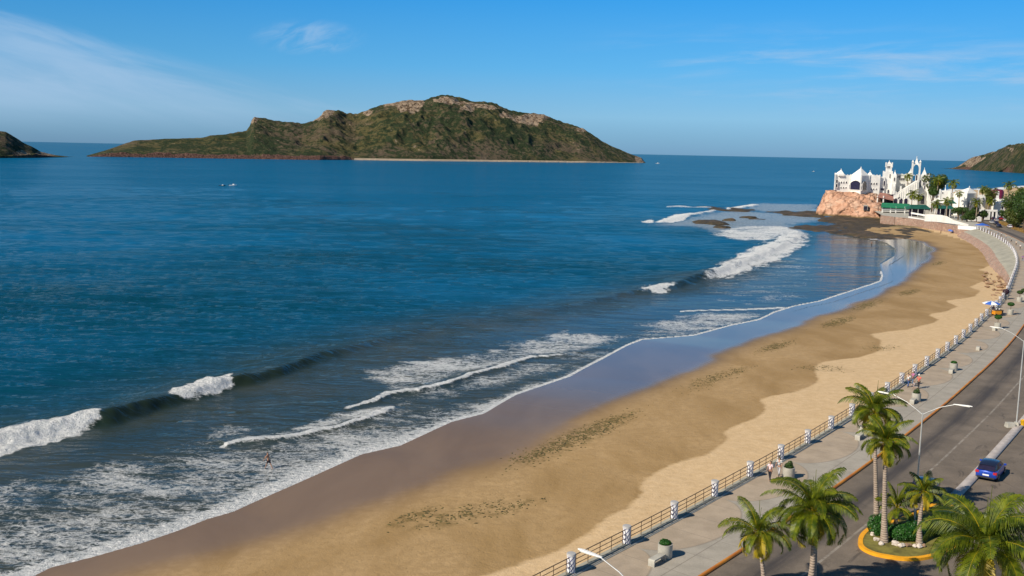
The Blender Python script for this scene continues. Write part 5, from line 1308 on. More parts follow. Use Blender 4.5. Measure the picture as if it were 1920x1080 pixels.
mb = MB(); x0, x1, _, t = wall_box(mb, 1122, 1150, 505, 600, Yn - .3, 2.5); mb.pyramid(rect(x0, x1, Yn - .3, Yn + 2.2), t + .003, t + 1.6); wall_box(mb, 1190, 1212, 500, 560, Yn + 1.5, 2.5); cb('pinnacle', mb)
# lower right wing: sloping roof walls towards turret D
mb = MB(); Yr = YC - 6; FRONT[0] = Yr
Q = [(1528, 740), (1528, 530), (1545, 528), (1600, 566), (1652, 600), (1652, 740)]; Pw = [(X_(a, Yr), Z_(a, b, Yr)) for a, b in Q]; n = len(Pw)
mb.add([(a, Yr, b) for a, b in Pw] + [(a, Yr + 14, b) for a, b in Pw], [tuple(range(n)), tuple(range(n, 2 * n))[::-1]] + [(i, (i + 1) % n, n + (i + 1) % n, n + i) for i in range(n)]); cb('side_wing', mb)
mb = MB(); x0, x1, _, t = wall_box(mb, 1568, 1600, 592, 740, YC - 14, 3); mb.pyramid(rect(x0, x1, YC - 14, YC - 11), t + .003, t + 1.4)
Q = [(1520, 760), (1560, 712), (1600, 690), (1652, 640), (1700, 610), (1760, 655), (1790, 700), (1790, 760)]; Yq = YC - 16; FRONT[0] = Yq; Pw = [(X_(a, Yq), Z_(a, b, Yq)) for a, b in Q]; n = len(Pw)
mb.add([(a, Yq, b) for a, b in Pw] + [(a, Yq + 8, b) for a, b in Pw], [tuple(range(n)), tuple(range(n, 2 * n))[::-1]] + [(i, (i + 1) % n, n + (i + 1) % n, n + i) for i in range(n)]); cb('low_gable', mb)
# canopy roof of pink tiles with its tall post
FRONT[0] = YC - 12
mb = MB(); V = []
for zx, zy, zy2 in ((925, 582, 628), (1000, 592, 640), (1060, 608, 655), (1120, 628, 668)):
    V.append((X_(zx, YC - 8), YC - 2, Z_(zx, zy, YC - 8))); V.append((X_(zx, YC - 12), YC - 13, Z_(zx, zy2, YC - 12)))
V += [(a, b_, c - .35) for a, b_, c in V]
mb.add(V, [f for i in range(3) for f in ((2 * i, 2 * i + 1, 2 * i + 3, 2 * i + 2), (8 + 2 * i, 8 + 2 * i + 2, 8 + 2 * i + 3, 8 + 2 * i + 1), (2 * i + 1, 8 + 2 * i + 1, 8 + 2 * i + 3, 2 * i + 3), (2 * i, 2 * i + 2, 8 + 2 * i + 2, 8 + 2 * i))] + [(0, 8, 9, 1), (6, 7, 15, 14)])
cb('canopy_roof', mb, MAT_TILE)
for zx, b_ in ((938, 826), (1010, 696)):
    mb = MB(); Yt = YC - 12.5; mb.tube([(X_(zx, Yt), Yt, Z_(zx, b_, Yt)), (X_(zx, Yt), Yt, Z_(zx, 618, Yt))], .38, 8); cb('post', mb, MAT_CASTLE)
mb = MB(); Yt = YC - 4; mb.box(X_(925, Yt), X_(1122, Yt), Yt, Yt + 6, Z_(1000, 720, Yt), Z_(1000, 600, Yt)); cb('porch_shade_box', mb, MAT_GLASS)  # dark box stands in for the shade under the canopy roof
Yt = 523; FRONT[0] = Yt; mb = MB(); mb.box(X_(772, Yt), X_(826, Yt), Yt, Yt + 4, Z_(800, 790, Yt), Z_(800, 732, Yt)); cb('rock_hut', mb, MAT_CONC); cwin(798, 742, 786, 40, 522.97, square=True, frame=False)

# terrace restaurant: two open decks under a green awning
Yt = 508.
T = empty('terrace_bar', (X_(1150, Yt), Yt, 4), 0, 'white two-level open terrace under a bright green awning, beside the pink rock', 'terrace')
def tb(name, mb, m=MAT_CASTLE): skewed(mb, Yt); o = mb.build(name, m); o.parent = T; o.matrix_parent_inverse = Matrix.Translation(-Vector(T.location)); return o
xt0, xt1 = X_(996, Yt), X_(1290, Yt)
mb = MB(); zz = Z_(1150, 792, Yt); mb.box(xt0, xt1, Yt, Yt + 9, zz - .35, zz); tb('upper_deck', mb)
z2 = Z_(1150, 866, Yt); mb = MB(); mb.box(xt0, xt1 - 3, Yt - .1, Yt + 9, z2 - .3, z2); tb('lower_deck', mb)
mb = MB(); mb.box(xt0, xt1, Yt, Yt + .15, Z_(1150, 808, Yt), Z_(1150, 772, Yt)); tb('parapet', mb); mb = MB(); mb.box(xt0, xt1 - 3, Yt - .1, Yt + .05, Z_(1150, 872, Yt), Z_(1150, 848, Yt)); tb('parapet', mb)
for zx in (1000, 1098, 1162, 1268): mb = MB(); x = X_(zx, Yt); mb.box(x - .28, x + .28, Yt - .05, Yt + .5, .5, Z_(zx, 750, Yt)); tb('column', mb)
mb = MB(); mb.box(xt0 + .5, xt1, Yt + 5, Yt + 9.5, -.5, Z_(1150, 752, Yt)); tb('back_wall', mb, MAT_GLASS)
mb = MB(); mb.box(xt0 + .1, xt1 - 3, Yt + .3, Yt + 9, -.5, z2 - .3); tb('base_wall', mb, MAT_STONE)
mb = MB(); za, zb2 = Z_(1150, 704, Yt + 8), Z_(1150, 752, Yt); mb.add([(xt0 - .5, Yt - .8, zb2), (xt1 + 1.5, Yt - .8, zb2 - .3), (xt1 + 1.5, Yt + 9, za - .3), (xt0 - .5, Yt + 9, za), (xt0 - .5, Yt - .8, zb2 - .35), (xt1 + 1.5, Yt - .8, zb2 - .65), (xt1 + 1.5, Yt + 9, za - .65), (xt0 - .5, Yt + 9, za - .35)], [(0, 1, 2, 3), (7, 6, 5, 4), (0, 4, 5, 1), (1, 5, 6, 2), (2, 6, 7, 3), (3, 7, 4, 0)]); tb('awning', mb, MAT_GREEN)

# dark green canopies, white boundary walls (in the second close-up: scale 6.354 from 1680,270)
X2 = lambda zx, Y: YX(1680 + zx / 6.354, 350, Y)[0]
Z2 = lambda zx, zy, Y: YX(1680 + zx / 6.354, 270 + zy / 6.354, Y)[1]
def canopy(zx0, zx1, zt_, zb_, Y, dep, label, m=MAT_DGREEN, posts=4, foot=4.):
    x0, x1 = X2(zx0, Y), X2(zx1, Y); z1_, z0_ = Z2((zx0 + zx1) / 2, zt_, Y), Z2((zx0 + zx1) / 2, zb_, Y)
    root = empty('canopy', ((x0 + x1) / 2, Y, foot), 0, label, 'canopy'); inv = Matrix.Translation(-Vector(root.location))
    mb = MB(); mb.add([(x0, Y, z0_), (x1, Y, z0_), (x1 - 1, Y + dep * .5, z1_), (x0 + 1, Y + dep * .5, z1_), (x1, Y + dep, z0_), (x0, Y + dep, z0_)], [(0, 1, 2, 3), (3, 2, 4, 5), (1, 4, 2), (0, 3, 5)])
    o = mb.build('roof_cloth', m); o.parent = root; o.matrix_parent_inverse = inv
    for k in range(posts):
        x = x0 + .4 + (x1 - x0 - .8) * k / (posts - 1)
        for yy in (Y + .3, Y + dep - .3): mb = MB(); mb.tube([(x, yy, foot), (x, yy, z0_ + .05)], .1, 6); o = mb.build('post', MAT_CASTLE); o.parent = root; o.matrix_parent_inverse = inv
    mb = MB(); mb.box(x0 + 1, x1 - 1, Y + dep * .55, Y + dep * .6, foot, z0_); o = mb.build('shade_panel', MAT_GLASS); o.parent = root; o.matrix_parent_inverse = inv  # dark sheet stands in for the shade beneath the cloth
canopy(205, 445, 730, 775, 478, 9, 'long dark green canopy left of the low white gable on the castle terrace')
canopy(545, 740, 738, 772, 474, 9, 'dark green canopy right of the low white gable on the castle terrace')
canopy(655, 745, 672, 712, 486, 6, 'small dark green canopy raised behind the other canopies', posts=2)
Yw = 470.
TY = lambda zx: float(Wp(1680 + zx / 6.354, 407 + max(0, zx - 100) / 6.354 * .155, 4.2)[1]) + .6
def white_wall(pts, label, th=.3):
    """pts: (zx, top zy, bottom zy, Y)"""
    mb = MB()
    for (a, t_, b_, Y), (a2, t2_, b2_, Y2) in zip(pts[:-1], pts[1:]):
        V = [(X2(a, Y), Y, Z2(a, b_, Y)), (X2(a2, Y2), Y2, Z2(a2, b2_, Y2)), (X2(a2, Y2), Y2, Z2(a2, t2_, Y2)), (X2(a, Y), Y, Z2(a, t_, Y))]; V += [(x, y + th, z) for x, y, z in V]
        mb.add(V, [(0, 1, 2, 3), (7, 6, 5, 4), (3, 2, 6, 7), (0, 4, 5, 1), (1, 5, 6, 2), (0, 3, 7, 4)])
    o = mb.build('white_wall', MAT_CASTLE); return tag(o, label, 'wall')
white_wall([(205, 812, 832, 474), (370, 842, 860, 470)], 'thin white rail wall in front of the left dark green canopy')
white_wall([(372, 838, 922, TY(372)), (480, 838, 926, TY(480)), (580, 848, 934, TY(580))], 'tall plain white boundary wall panel below the right dark green canopy')
white_wall([(582, 850, 936, TY(582)), (640, 862, 942, TY(640)), (720, 908, 950, TY(720)), (800, 930, 962, TY(800)), (900, 955, 985, TY(900))], 'curving white wall stepping down towards the end of the promenade')
# turret D, building E, building F, tank
def building(name, loc, label, cat='building'):
    root = empty(name, loc, 0, label, cat); inv = Matrix.Translation(-Vector(loc))
    def add(nm, mb, m=MAT_CASTLE): skewed(mb); o = mb.build(nm, m); o.parent = root; o.matrix_parent_inverse = inv; return o
    def win(zx, a, b, zw, Y, ang=0., **k):
        o = window(None, X2(zx, Y), Y, Z2(zx, b, Y), zw / 6.354 / F_PX * Y, Z2(zx, a, Y) - Z2(zx, b, Y), ang, **k); o.parent = root; o.matrix_parent_inverse = inv
    return root, add, win
def wb2(mb, a, b, t, bo, Y, dep):
    FRONT[0] = Y
    x0, x1 = X2(a, Y), X2(b, Y); z1_, z0_ = Z2((a + b) / 2, t, Y), Z2((a + b) / 2, bo, Y); mb.box(x0, x1, Y, Y + dep, z0_, z1_); return x0, x1, z0_, z1_
Ye = 505.
_, add, win = building('turret_house', (X2(590, Ye), Ye, 4), 'small white gatehouse turret with one sharp spire, between the castle and the palms')
mb = MB(); x0, x1, _, t = wb2(mb, 530, 650, 560, 800, Ye, 9)
for xx in (x0, x1): mb.box(xx - .4, xx + .4, Ye - .4, Ye + .5, t - 8, t + .9)
add('wall', mb); mb = MB(); mb.pyramid(rect(x0 + 2.2, x1 - 2.2, Ye + 1, Ye + 6), t + .003, Z2(598, 505, Ye + 3)); finial(mb, (x0 + x1) / 2, Ye + 3.5, Z2(598, 510, Ye + 3), .2); add('spire', mb)
win(562, 572, 592, 14, Ye - .02); mb = MB(); x0, x1 = X2(470, Ye - 4), X2(640, Ye - 4); mb.pyramid(rect(x0, x1, Ye - 6, Ye + 3), Z2(560, 700, Ye - 4), Z2(560, 638, Ye)); add('porch_roof', mb)
mb = MB(); wb2(mb, 480, 660, 700, 830, Ye - 4, 5); add('porch_wall', mb)
Ye = 498.
_, add, win = building('pavilion', (X2(880, Ye), Ye, 4), 'wide white pavilion with a shallow pointed roof and tall arches, right of the castle')
xa, xm, xb = X2(742, Ye), X2(888, Ye - 5) + .46 * 5, X2(1000, Ye); zt_ = Z2(880, 585, Ye)
PV = [(xa, Ye), (xm, Ye - 5), (xb, Ye + 1), (xb, Ye + 12), (xa, Ye + 12)]
mb = MB(); mb.prism(PV, 3.6, zt_); add('wall', mb)
mb = MB(); mb.pyramid(PV, zt_ + .003, Z2(888, 518, Ye + 2), (X2(888, Ye + 2), Ye + 2.)); finial(mb, X2(888, Ye + 2), Ye + 2, Z2(888, 520, Ye + 2), .25); add('roof', mb)
mb = MB(); x0, x1, _, t = wb2(mb, 930, 1040, 610, 800, Ye + 3, 8); wb2(mb, 980, 996, 548, 640, Ye - 1, 1.2); add('side_wall', mb)
al2 = math.atan2(-5, xm - xa); ar2 = math.atan2(6, xb - xm)
inv = None
win(782, 715, 775, 30, Ye - 1.5, al2); win(843, 684, 770, 26, Ye - 3.6, al2); win(903, 688, 760, 46, Ye - 4.0, ar2); win(760, 700, 770, 14, Ye - .6, al2)
mb = MB(); wb2(mb, 655, 750, 592, 800, Ye + 8, 8); add('rear_wall', mb)
for zx in (690, 720): win(zx, 640, 690, 14, Ye + 7.97)
Ye = 488.
_, add, win = building('gate_hall', (X2(1310, Ye), Ye, 4), 'white hall with a small pyramid roof and dark doorway, rightmost of the castle grounds')
mb = MB(); x0, x1, _, t = wb2(mb, 1238, 1392, 700, 890, Ye, 10); wb2(mb, 1240, 1262, 668, 790, Ye - 1, 2); wb2(mb, 1180, 1240, 640, 800, Ye + 4, 5); add('wall', mb)
mb = MB(); mb.pyramid(rect(x0 + .3, x1 + 1.5, Ye + .1, Ye + 9), t + .003, Z2(1345, 652, Ye + 4)); add('roof', mb); win(1352, 800, 880, 34, Ye - .02, square=True); win(1290, 740, 780, 22, Ye - .02)
# colonnade
Ye = 466.
_, add, win = building('colonnade', (X2(1150, Ye), Ye, 4), 'low white colonnade with square columns behind the parked cars', 'colonnade')
mb = MB(); x0, x1, zb3, t = wb2(mb, 1010, 1235, 788, 806, Ye, 5); add('beam', mb)
for zx in (1095, 1115, 1140, 1180, 1225): mb = MB(); x = X2(zx, Ye); mb.box(x - .45, x + .45, Ye + .1, Ye + 1, 3.8, zb3); add('column', mb)
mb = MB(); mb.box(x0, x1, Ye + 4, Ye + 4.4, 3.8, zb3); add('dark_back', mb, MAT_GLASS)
for zx, lab in ((910, 'short white gatepost farthest left in front of the palms at the castle entrance'), (968, 'white gatepost just left of the tall palm at the castle entrance'), (1030, 'white gatepost just right of the tall palm at the castle entrance')):
    mb = MB(); Y = 452.; x = X2(zx, Y); mb.box(x - .8, x + .8, Y, Y + 1.4, 3.8, Z2(zx, 876, Y)); mb.pyramid(rect(x - .95, x + .95, Y - .15, Y + 1.55), Z2(zx, 876, Y) + .003, Z2(zx, 864, Y)); o = mb.build('gatepost', MAT_CASTLE); tag(o, lab, 'gatepost', 'gateposts at the castle entrance')
Y = 500.; x = X2(1250, Y)
root = empty('water_tank', (x, Y, 4), 0, 'burgundy cylindrical tank on a white base standing above the roofs at the right', 'tank'); inv = Matrix.Translation(-Vector(root.location))
mb = MB(); mb.lathe([(2.9, Z2(1250, 655, Y)), (2.95, Z2(1250, 568, Y)), (2.2, Z2(1250, 545, Y)), (.2, Z2(1250, 540, Y))], 18, (x, Y + 3)); o = mb.build('tank_body', MAT_BURG, smooth=True); o.parent = root; o.matrix_parent_inverse = inv
mb = MB(); wb2(mb, 1203, 1237, 562, 800, Y, 4); wb2(mb, 1200, 1280, 656, 880, Y - .5, 6); o = mb.build('tank_base', MAT_CASTLE); o.parent = root; o.matrix_parent_inverse = inv

# ------------------------------------------------------------------ palms and trees round the castle
FAR_M = {}
def far_palm(zx, zy, Y, z0, L, label, seed, sc2=X2, szz=Z2, nf=17):
    x = sc2(zx, Y); z1_ = szz(zx, zy, Y); rg = random.Random(seed); root = empty('palm', (x, Y, z0), 0, label, 'palm tree', 'palms around the castle')
    mb = MB(); h = z1_ - z0; mb.tube([(0, 0, 0), (rg.uniform(-.3, .3), 0, h * .5), (0, 0, h)], [.32, .22, .2], 6); mb.build('trunk', MAT_TRUNK, root, smooth=True)
    k = seed % 3
    if k not in FAR_M:
        V, F, A = palm_crown(random.Random(100 + k), 17, 3.3, 2.1, .95, 12, .13, spear=False, dead=1); o = np_mesh('crown', V, F, MAT_PALM, False, dict(age=A), parent=root); FAR_M[k] = o.data
    else: o = bpy.data.objects.new('crown', FAR_M[k]); link(o); o.parent = root
    o.location = (0, 0, h); o.rotation_euler = (0, 0, rg.uniform(0, 6)); o.scale = (L, L, L)
far_palm(205, 610, 490, 4, 1.35, 'pale palm standing in front of the three arcade arches of the castle', 1)
far_palm(130, 395, 552, 12, 1.15, 'palm on the castle roof terrace beside the open bell tower', 2)
far_palm(285, 640, 484, 4, .95, 'small palm just right of the one before the castle arcade', 3)
far_palm(500, 445, 520, 4, 1.25, 'tall palm rising from the green clump right of the square tower', 4)
far_palm(675, 480, 512, 4, 1.3, 'tall narrow palm just right of the gatehouse spire', 5)
far_palm(495, 720, 468, 4, 1.15, 'dark palm between the two long green canopies', 6)
far_palm(628, 690, 466, 4, 1.1, 'palm in front of the right green canopy, below the spire', 7)
far_palm(1040, 545, 515, 4, 1.1, 'palm behind the right shoulder of the wide pavilion', 8)
far_palm(1120, 590, 492, 4, 1.3, 'bushy palm right of the wide pavilion', 9)
far_palm(1150, 690, 480, 4, 1.15, 'lower palm behind the white colonnade', 10)
far_palm(985, 705, 456, 4, 1.15, 'thick palm standing between two white gateposts', 11)
far_palm(1347, 500, 498, 4, 1.25, 'lone tall palm with a slim bare trunk right of the burgundy tank', 12)
far_palm(1325, 715, 470, 4, 1.05, 'palm in front of the hall with the small pyramid roof', 13)
far_palm(1495, 575, 470, 4, 1.35, 'dark palm at the right edge above the roadside trees', 14)
far_palm(760, 600, 490, 4, .9, 'small palm half hidden left of the wide pavilion', 15)
def far_tree(zx, zy, Y, z0, r, h, label, seed, n=1500, size=.5, m=None, name='leafy_tree', flat_=1., cat='tree', grp=None):
    x = X2(zx, Y); zc = Z2(zx, zy, Y); rg = random.Random(seed); root = empty(name, (x, Y, z0), 0, label, cat, grp)
    hc = zc - z0; mb = MB(); mb.tube([(0, 0, -.2), (rg.uniform(-.2, .2), 0, hc * .5), (0, 0, hc)], [.34, .25, .14], 6)
    for k in range(4): a = k * 1.6 + rg.random(); mb.tube([(0, 0, hc * .45), (math.cos(a) * r * .35, math.sin(a) * r * .35, hc * .8), (math.cos(a) * r * .6, math.sin(a) * r * .6, hc + h * .15)], [.16, .1, .05], 5)
    mb.build('trunk', MAT_TRUNK_D, root, smooth=True)
    bl = [(rg.uniform(-.55, .55) * r, rg.uniform(-.55, .55) * r, hc + rg.uniform(-.45, .45) * h, r * rg.uniform(.35, .55), r * rg.uniform(.35, .55), h * rg.uniform(.3, .45)) for _ in range(9)]
    tree_mesh('foliage', bl, n, size, m or MAT_LEAF, rg, root)
far_tree(460, 450, 530, 4, 6, 6, 'rounded green tree right of the square castle tower', 21, m=MAT_LEAF2)
far_tree(530, 480, 524, 4, 5, 6, 'darker tree beside the rounded one behind the gatehouse spire', 22)
far_tree(440, 540, 522, 4, 4, 4, 'low dark bush under the castle side wing', 23)
far_tree(820, 800, 455, 4, 3.2, 2.6, 'dark dense bush left of the round dark tree at the castle entrance', 24, 1200, .35)
far_tree(880, 845, 447, 4, 3.8, 3.0, 'round dark tree behind the curving white wall', 25, 1800, .35)
far_tree(770, 790, 460, 4, 3, 2.5, 'dark bush at the foot of the wide pavilion arches', 26, 1000, .35)
far_tree(1060, 830, 458, 4, 2.8, 2.4, 'small bush between the thick palm and the colonnade', 27, 900, .35)
far_tree(1130, 620, 486, 4, 3.4, 5.5, 'olive green tree left of the burgundy tank', 28, 1500, .4, MAT_LEAF2)
far_tree(960, 800, 458, 4, 2.6, 2.4, 'dark bush directly behind the thick palm between gateposts', 29, 900, .35)
far_tree(1290, 830, 470, 4, 2.4, 2.4, 'small bush before the hall with the small pyramid roof', 30, 800, .35)
Yt_ = 430.
for i, (zx, zy, Y, r, h, lab, m) in enumerate([(1450, 745, 440, 6.5, 8, 'big leafy tree over the right side of the far road, nearest the hall', MAT_LEAF2), (1505, 700, 436, 7.5, 9, 'largest green tree at the right edge beside the far road', MAT_LEAF), (1500, 860, 415, 6, 6, 'green tree at the right edge where the far road bends', MAT_LEAF2), (1430, 850, 424, 3.6, 4.4, 'smaller roadside tree just right of the white cars', MAT_LEAF), (1560, 800, 410, 8, 9, 'tree cut off by the right edge beside the far road', MAT_LEAF), (1530, 620, 452, 6, 7, 'dark tree behind the largest one at the right edge', MAT_LEAF)]):
    far_tree(zx, zy, Y, 3.8, r, h, lab, 50 + i, 3000, .42, m)
# dry grass verge right of the far road
def verge():
    V = []; F = []; A = []; rg = random.Random(4)
    for _ in range(5000):
        s = rg.uniform(S_END - 42, S_END + 60); o_ = 14.6 + abs(rg.gauss(0, 1.8)); p, h = at_s(s, o_); k = len(V); a = rg.uniform(0, 6.28); w = .12; hh = rg.uniform(.25, .8)
        V += [(p[0] - w * math.cos(a), p[1] - w * math.sin(a), 3.6), (p[0] + w * math.cos(a), p[1] + w * math.sin(a), 3.6), (p[0] + rg.uniform(-.2, .2), p[1] + rg.uniform(-.2, .2), 3.7 + hh)]; F.append((k, k + 1, k + 2)); A += [rg.random()] * 3
    o = np_mesh('dry_grass', V, F, plain('dry_grass', (.30, .18, .05), .9, .5, .6), False, dict(age=A)); tag(o, 'dry orange-brown grass verge along the right side of the far road', 'grass', kind='stuff')
verge()
#PART5
# ------------------------------------------------------------------ cars
def car_paint(name, c): return plain(name, c, .28, .06, .5, metal=.25, coat=.6)
P_BLUE = car_paint('blue_car_paint', (.012, .06, .42)); P_DARK = car_paint('dark_car_paint', (.02, .024, .05)); P_WHT = car_paint('white_car_paint', (.75, .75, .74)); P_SILV = car_paint('silver_car_paint', (.42, .43, .45)); P_RED = car_paint('red_car_paint', (.35, .03, .03))
def car(px, py, label, paint, off=None, rev=False, L=4.15, Wd=1.76, H=1.46, hatch=True, z=3.86, xy=None, detail=True, roofm=None, grp=None):
    w = np.array(xy) if xy is not None else Wp(px, py, z)[:2]
    s_, of = s_of(w); hd = at_s(s_)[1] + (math.pi if rev else 0)
    root = empty('car', (float(w[0]), float(w[1]), z), hd, label, 'car', grp)
    h = L / 2; hw = Wd / 2
    st = [(-h, .80, .42, .72), (-h + .06, .92, .30, .84), (-h + .3, .985, .22, .93), (-h * .62, 1., .20, .95), (-h * .2, 1., .20, .93), (h * .25, 1., .20, .92), (h * .5, .99, .20, .88), (h * .78, .97, .22, .78), (h - .12, .90, .26, .66), (h, .74, .34, .56)]
    V = []; k = 11
    for x, wf, zl, zb in st:
        a = hw * wf
        half = [(a * .86, zl), (a * .98, zl + .1), (a, zl + .28), (a * .985, zb - .12), (a * .88, zb), ]
        V += [(x, -y, zz) for y, zz in half] + [(x, 0, zb + .04)] + [(x, y, zz) for y, zz in half[::-1]]
    F = [(i * k + j, i * k + (j + 1) % k, (i + 1) * k + (j + 1) % k, (i + 1) * k + j) for i in range(len(st) - 1) for j in range(k)]
    F += [tuple(range(k)), tuple(range((len(st) - 1) * k, len(st) * k))[::-1]]
    mb = MB(); mb.add(V, F); mb.build('body', paint, root, smooth=True)
    # glasshouse
    if hatch: gs = [(-h + .14, .74, .90, .93), (-h + .52, .90, .90, H - .14), (-h * .30, .92, .90, H - .03), (h * .08, .91, .90, H - .05), (h * .58, .86, .88, .92)]
    else: gs = [(-h * .66, .8, .92, .94), (-h * .40, .9, .9, H - .08), (-h * .1, .92, .9, H - .03), (h * .12, .91, .9, H - .06), (h * .56, .84, .88, .92)]
    V = []
    for x, wf, z0, z1 in gs:
        a = hw * wf; t = a * (.80 if z1 > 1.1 else .97); V += [(x, -a, z0), (x, -(a + t) / 2 * 1.02, (z0 + z1) / 2), (x, -t, z1), (x, 0, z1 + .03), (x, t, z1), (x, (a + t) / 2 * 1.02, (z0 + z1) / 2), (x, a, z0)]
    k = 7; F = [(i * k + j, i * k + j + 1, (i + 1) * k + j + 1, (i + 1) * k + j) for i in range(len(gs) - 1) for j in range(k - 1)]
    mb = MB(); mb.add(V, F); mb.build('windows', MAT_GLASS, root, smooth=True)
    i0, i1 = 1, 3; V = []; F = []
    xs = [gs[1][0] - .10, gs[1][0] + .02, gs[2][0], gs[3][0], gs[3][0] + .12]; zs = [gs[1][3] - .05, gs[1][3] + .012, gs[2][3] + .012, gs[3][3] + .012, gs[3][3] - .02]
    for x, zz in zip(xs, zs):
        a = hw * .76; V += [(x, -a, zz - .03), (x, -a * .8, zz + .015), (x, 0, zz + .045), (x, a * .8, zz + .015), (x, a, zz - .03)]
    F = [(i * 5 + j, i * 5 + j + 1, (i + 1) * 5 + j + 1, (i + 1) * 5 + j) for i in range(4) for j in range(4)]
    mb = MB(); mb.add(V, F); mb.build('roof', roofm or paint, root, smooth=True)
    for x in (-h * .62, h * .62):
        for sg in (-1, 1):
            mb = MB(); n = 14; V = [(x + .31 * math.cos(2 * math.pi * q / n), sg * (hw - .17), .31 + .31 * math.sin(2 * math.pi * q / n)) for q in range(n)] + [(x + .31 * math.cos(2 * math.pi * q / n), sg * (hw + .015), .31 + .31 * math.sin(2 * math.pi * q / n)) for q in range(n)]
            mb.add(V, [tuple(range(n)), tuple(range(n, 2 * n))] + [(q, (q + 1) % n, n + (q + 1) % n, n + q) for q in range(n)]); wh = mb.build('wheel', MAT_TYRE, root)
            if detail:
                mb = MB(); V = [(x + .19 * math.cos(2 * math.pi * q / n), sg * (hw + .022), .31 + .19 * math.sin(2 * math.pi * q / n)) for q in range(n)] + [(x, sg * (hw + .005), .31)]
                mb.add(V, [(q, (q + 1) % n, n) for q in range(n)]); mb.build('rim', MAT_RIM, wh)
    for sg in (-1, 1):
        mb = MB(); mb.box(-h - .01, -h + .30, sg * hw * .80 - .15, sg * hw * .80 + .15, .66, .86); mb.build('tail_light', MAT_RED, root, bevel=.03 if detail else 0)
        mb = MB(); mb.box(h - .34, h - .05, sg * hw * .72 - .16, sg * hw * .72 + .16, .55, .70); mb.build('headlight', MAT_RIM, root, bevel=.03 if detail else 0)
        if detail:
            mb = MB(); mb.box(h * .30, h * .30 + .14, sg * (hw + .1) - .1, sg * (hw + .1) + .1, .93, 1.08); mb.build('mirror', paint, root, bevel=.02)
    if detail:
        mb = MB(); mb.box(-h - .02, -h + .02, -.25, .25, .50, .62); mb.build('number_plate', MAT_WHITE, root)
        mb = MB(); mb.box(-h - .04, -h + .15, -hw * .8, hw * .8, .26, .40); mb.build('bumper', MAT_TYRE, root, bevel=.03)
    return root
car(1857, 891, 'bright blue hatchback driving away on the far carriageway', P_BLUE, roofm=P_DARK)
car(1728, 932, 'dark car half hidden behind the palms of the traffic island', P_DARK, rev=True)
_r = Wp(1408, 1073, 5.33)[:2]; _s, _o = s_of(_r); _pq, _ = at_s(_s - 1.6, _o)
car(0, 0, 'white car whose roof just shows at the bottom edge beneath the small ragged palm', P_WHT, xy=_pq)
for i, (px, py, lab, pt_, rv) in enumerate([(1862, 412, 'dark blue parked car at the head of the row before the colonnade', P_DARK, False), (1860, 419, 'white parked car nearest the gateposts in the row left of the far road', P_WHT, True), (1868, 421, 'dark parked car in the middle of the row left of the far road', P_DARK, True), (1868, 415, 'silver parked car behind the dark one in the far row', P_SILV, False), (1873, 426, 'dark car with a pale hood, nearest of the row left of the far road', P_DARK, True), (1865, 407, 'white car at the back of the parked row, below the tank', P_WHT, False), (1885, 415, 'white car crossing ahead at the far end of the road', P_WHT, False), (1893, 419.5, 'white car on the right of the far road, the farther of two', P_WHT, False), (1893, 427, 'white car on the right of the far road, the nearer of two', P_WHT, False), (1876, 412, 'dark red car far back in the middle of the road end', P_RED, False)]):
    car(px, py, lab, pt_, rev=rv, hatch=i % 2 == 0, detail=False, z=3.96, grp='cars by the castle')

# ------------------------------------------------------------------ people
SKIN = plain('skin', (.36, .19, .12), .6, .1, 8.); HAIR = plain('dark_hair', (.012, .009, .008), .5, .3, 20.)
CL = {}
def cloth(name, c):
    if name not in CL: CL[name] = plain(name + '_cloth', c, .9, .15, 6.)
    return CL[name]
def skin_obj(name, nodes, edges, m, parent, root_i=0, lvl=1):
    """one continuous limbed surface grown from joints [(x,y,z,r), ...]"""
    bm = bmesh.new(); sk = bm.verts.layers.skin.verify(); vs = []
    for i, (x, y, z, r) in enumerate(nodes):
        v = bm.verts.new((x, y, z)); q = r if isinstance(r, tuple) else (r, r); v[sk].radius = q; v[sk].use_root = (i == root_i); vs.append(v)
    for a, b_ in edges: bm.edges.new((vs[a], vs[b_]))
    me = bpy.data.meshes.new('t'); bm.to_mesh(me); bm.free()
    t = bpy.data.objects.new('t', me); link(t); t.modifiers.new('s', 'SKIN'); sb = t.modifiers.new('b', 'SUBSURF'); sb.levels = lvl; sb.render_levels = lvl
    dg = bpy.context.evaluated_depsgraph_get(); me2 = bpy.data.meshes.new_from_object(t.evaluated_get(dg)); me2.name = name
    bpy.data.objects.remove(t); me2.materials.clear(); me2.materials.append(m); me2.polygons.foreach_set('use_smooth', [True] * len(me2.polygons))
    o = bpy.data.objects.new(name, me2); link(o); o.parent = parent; return o
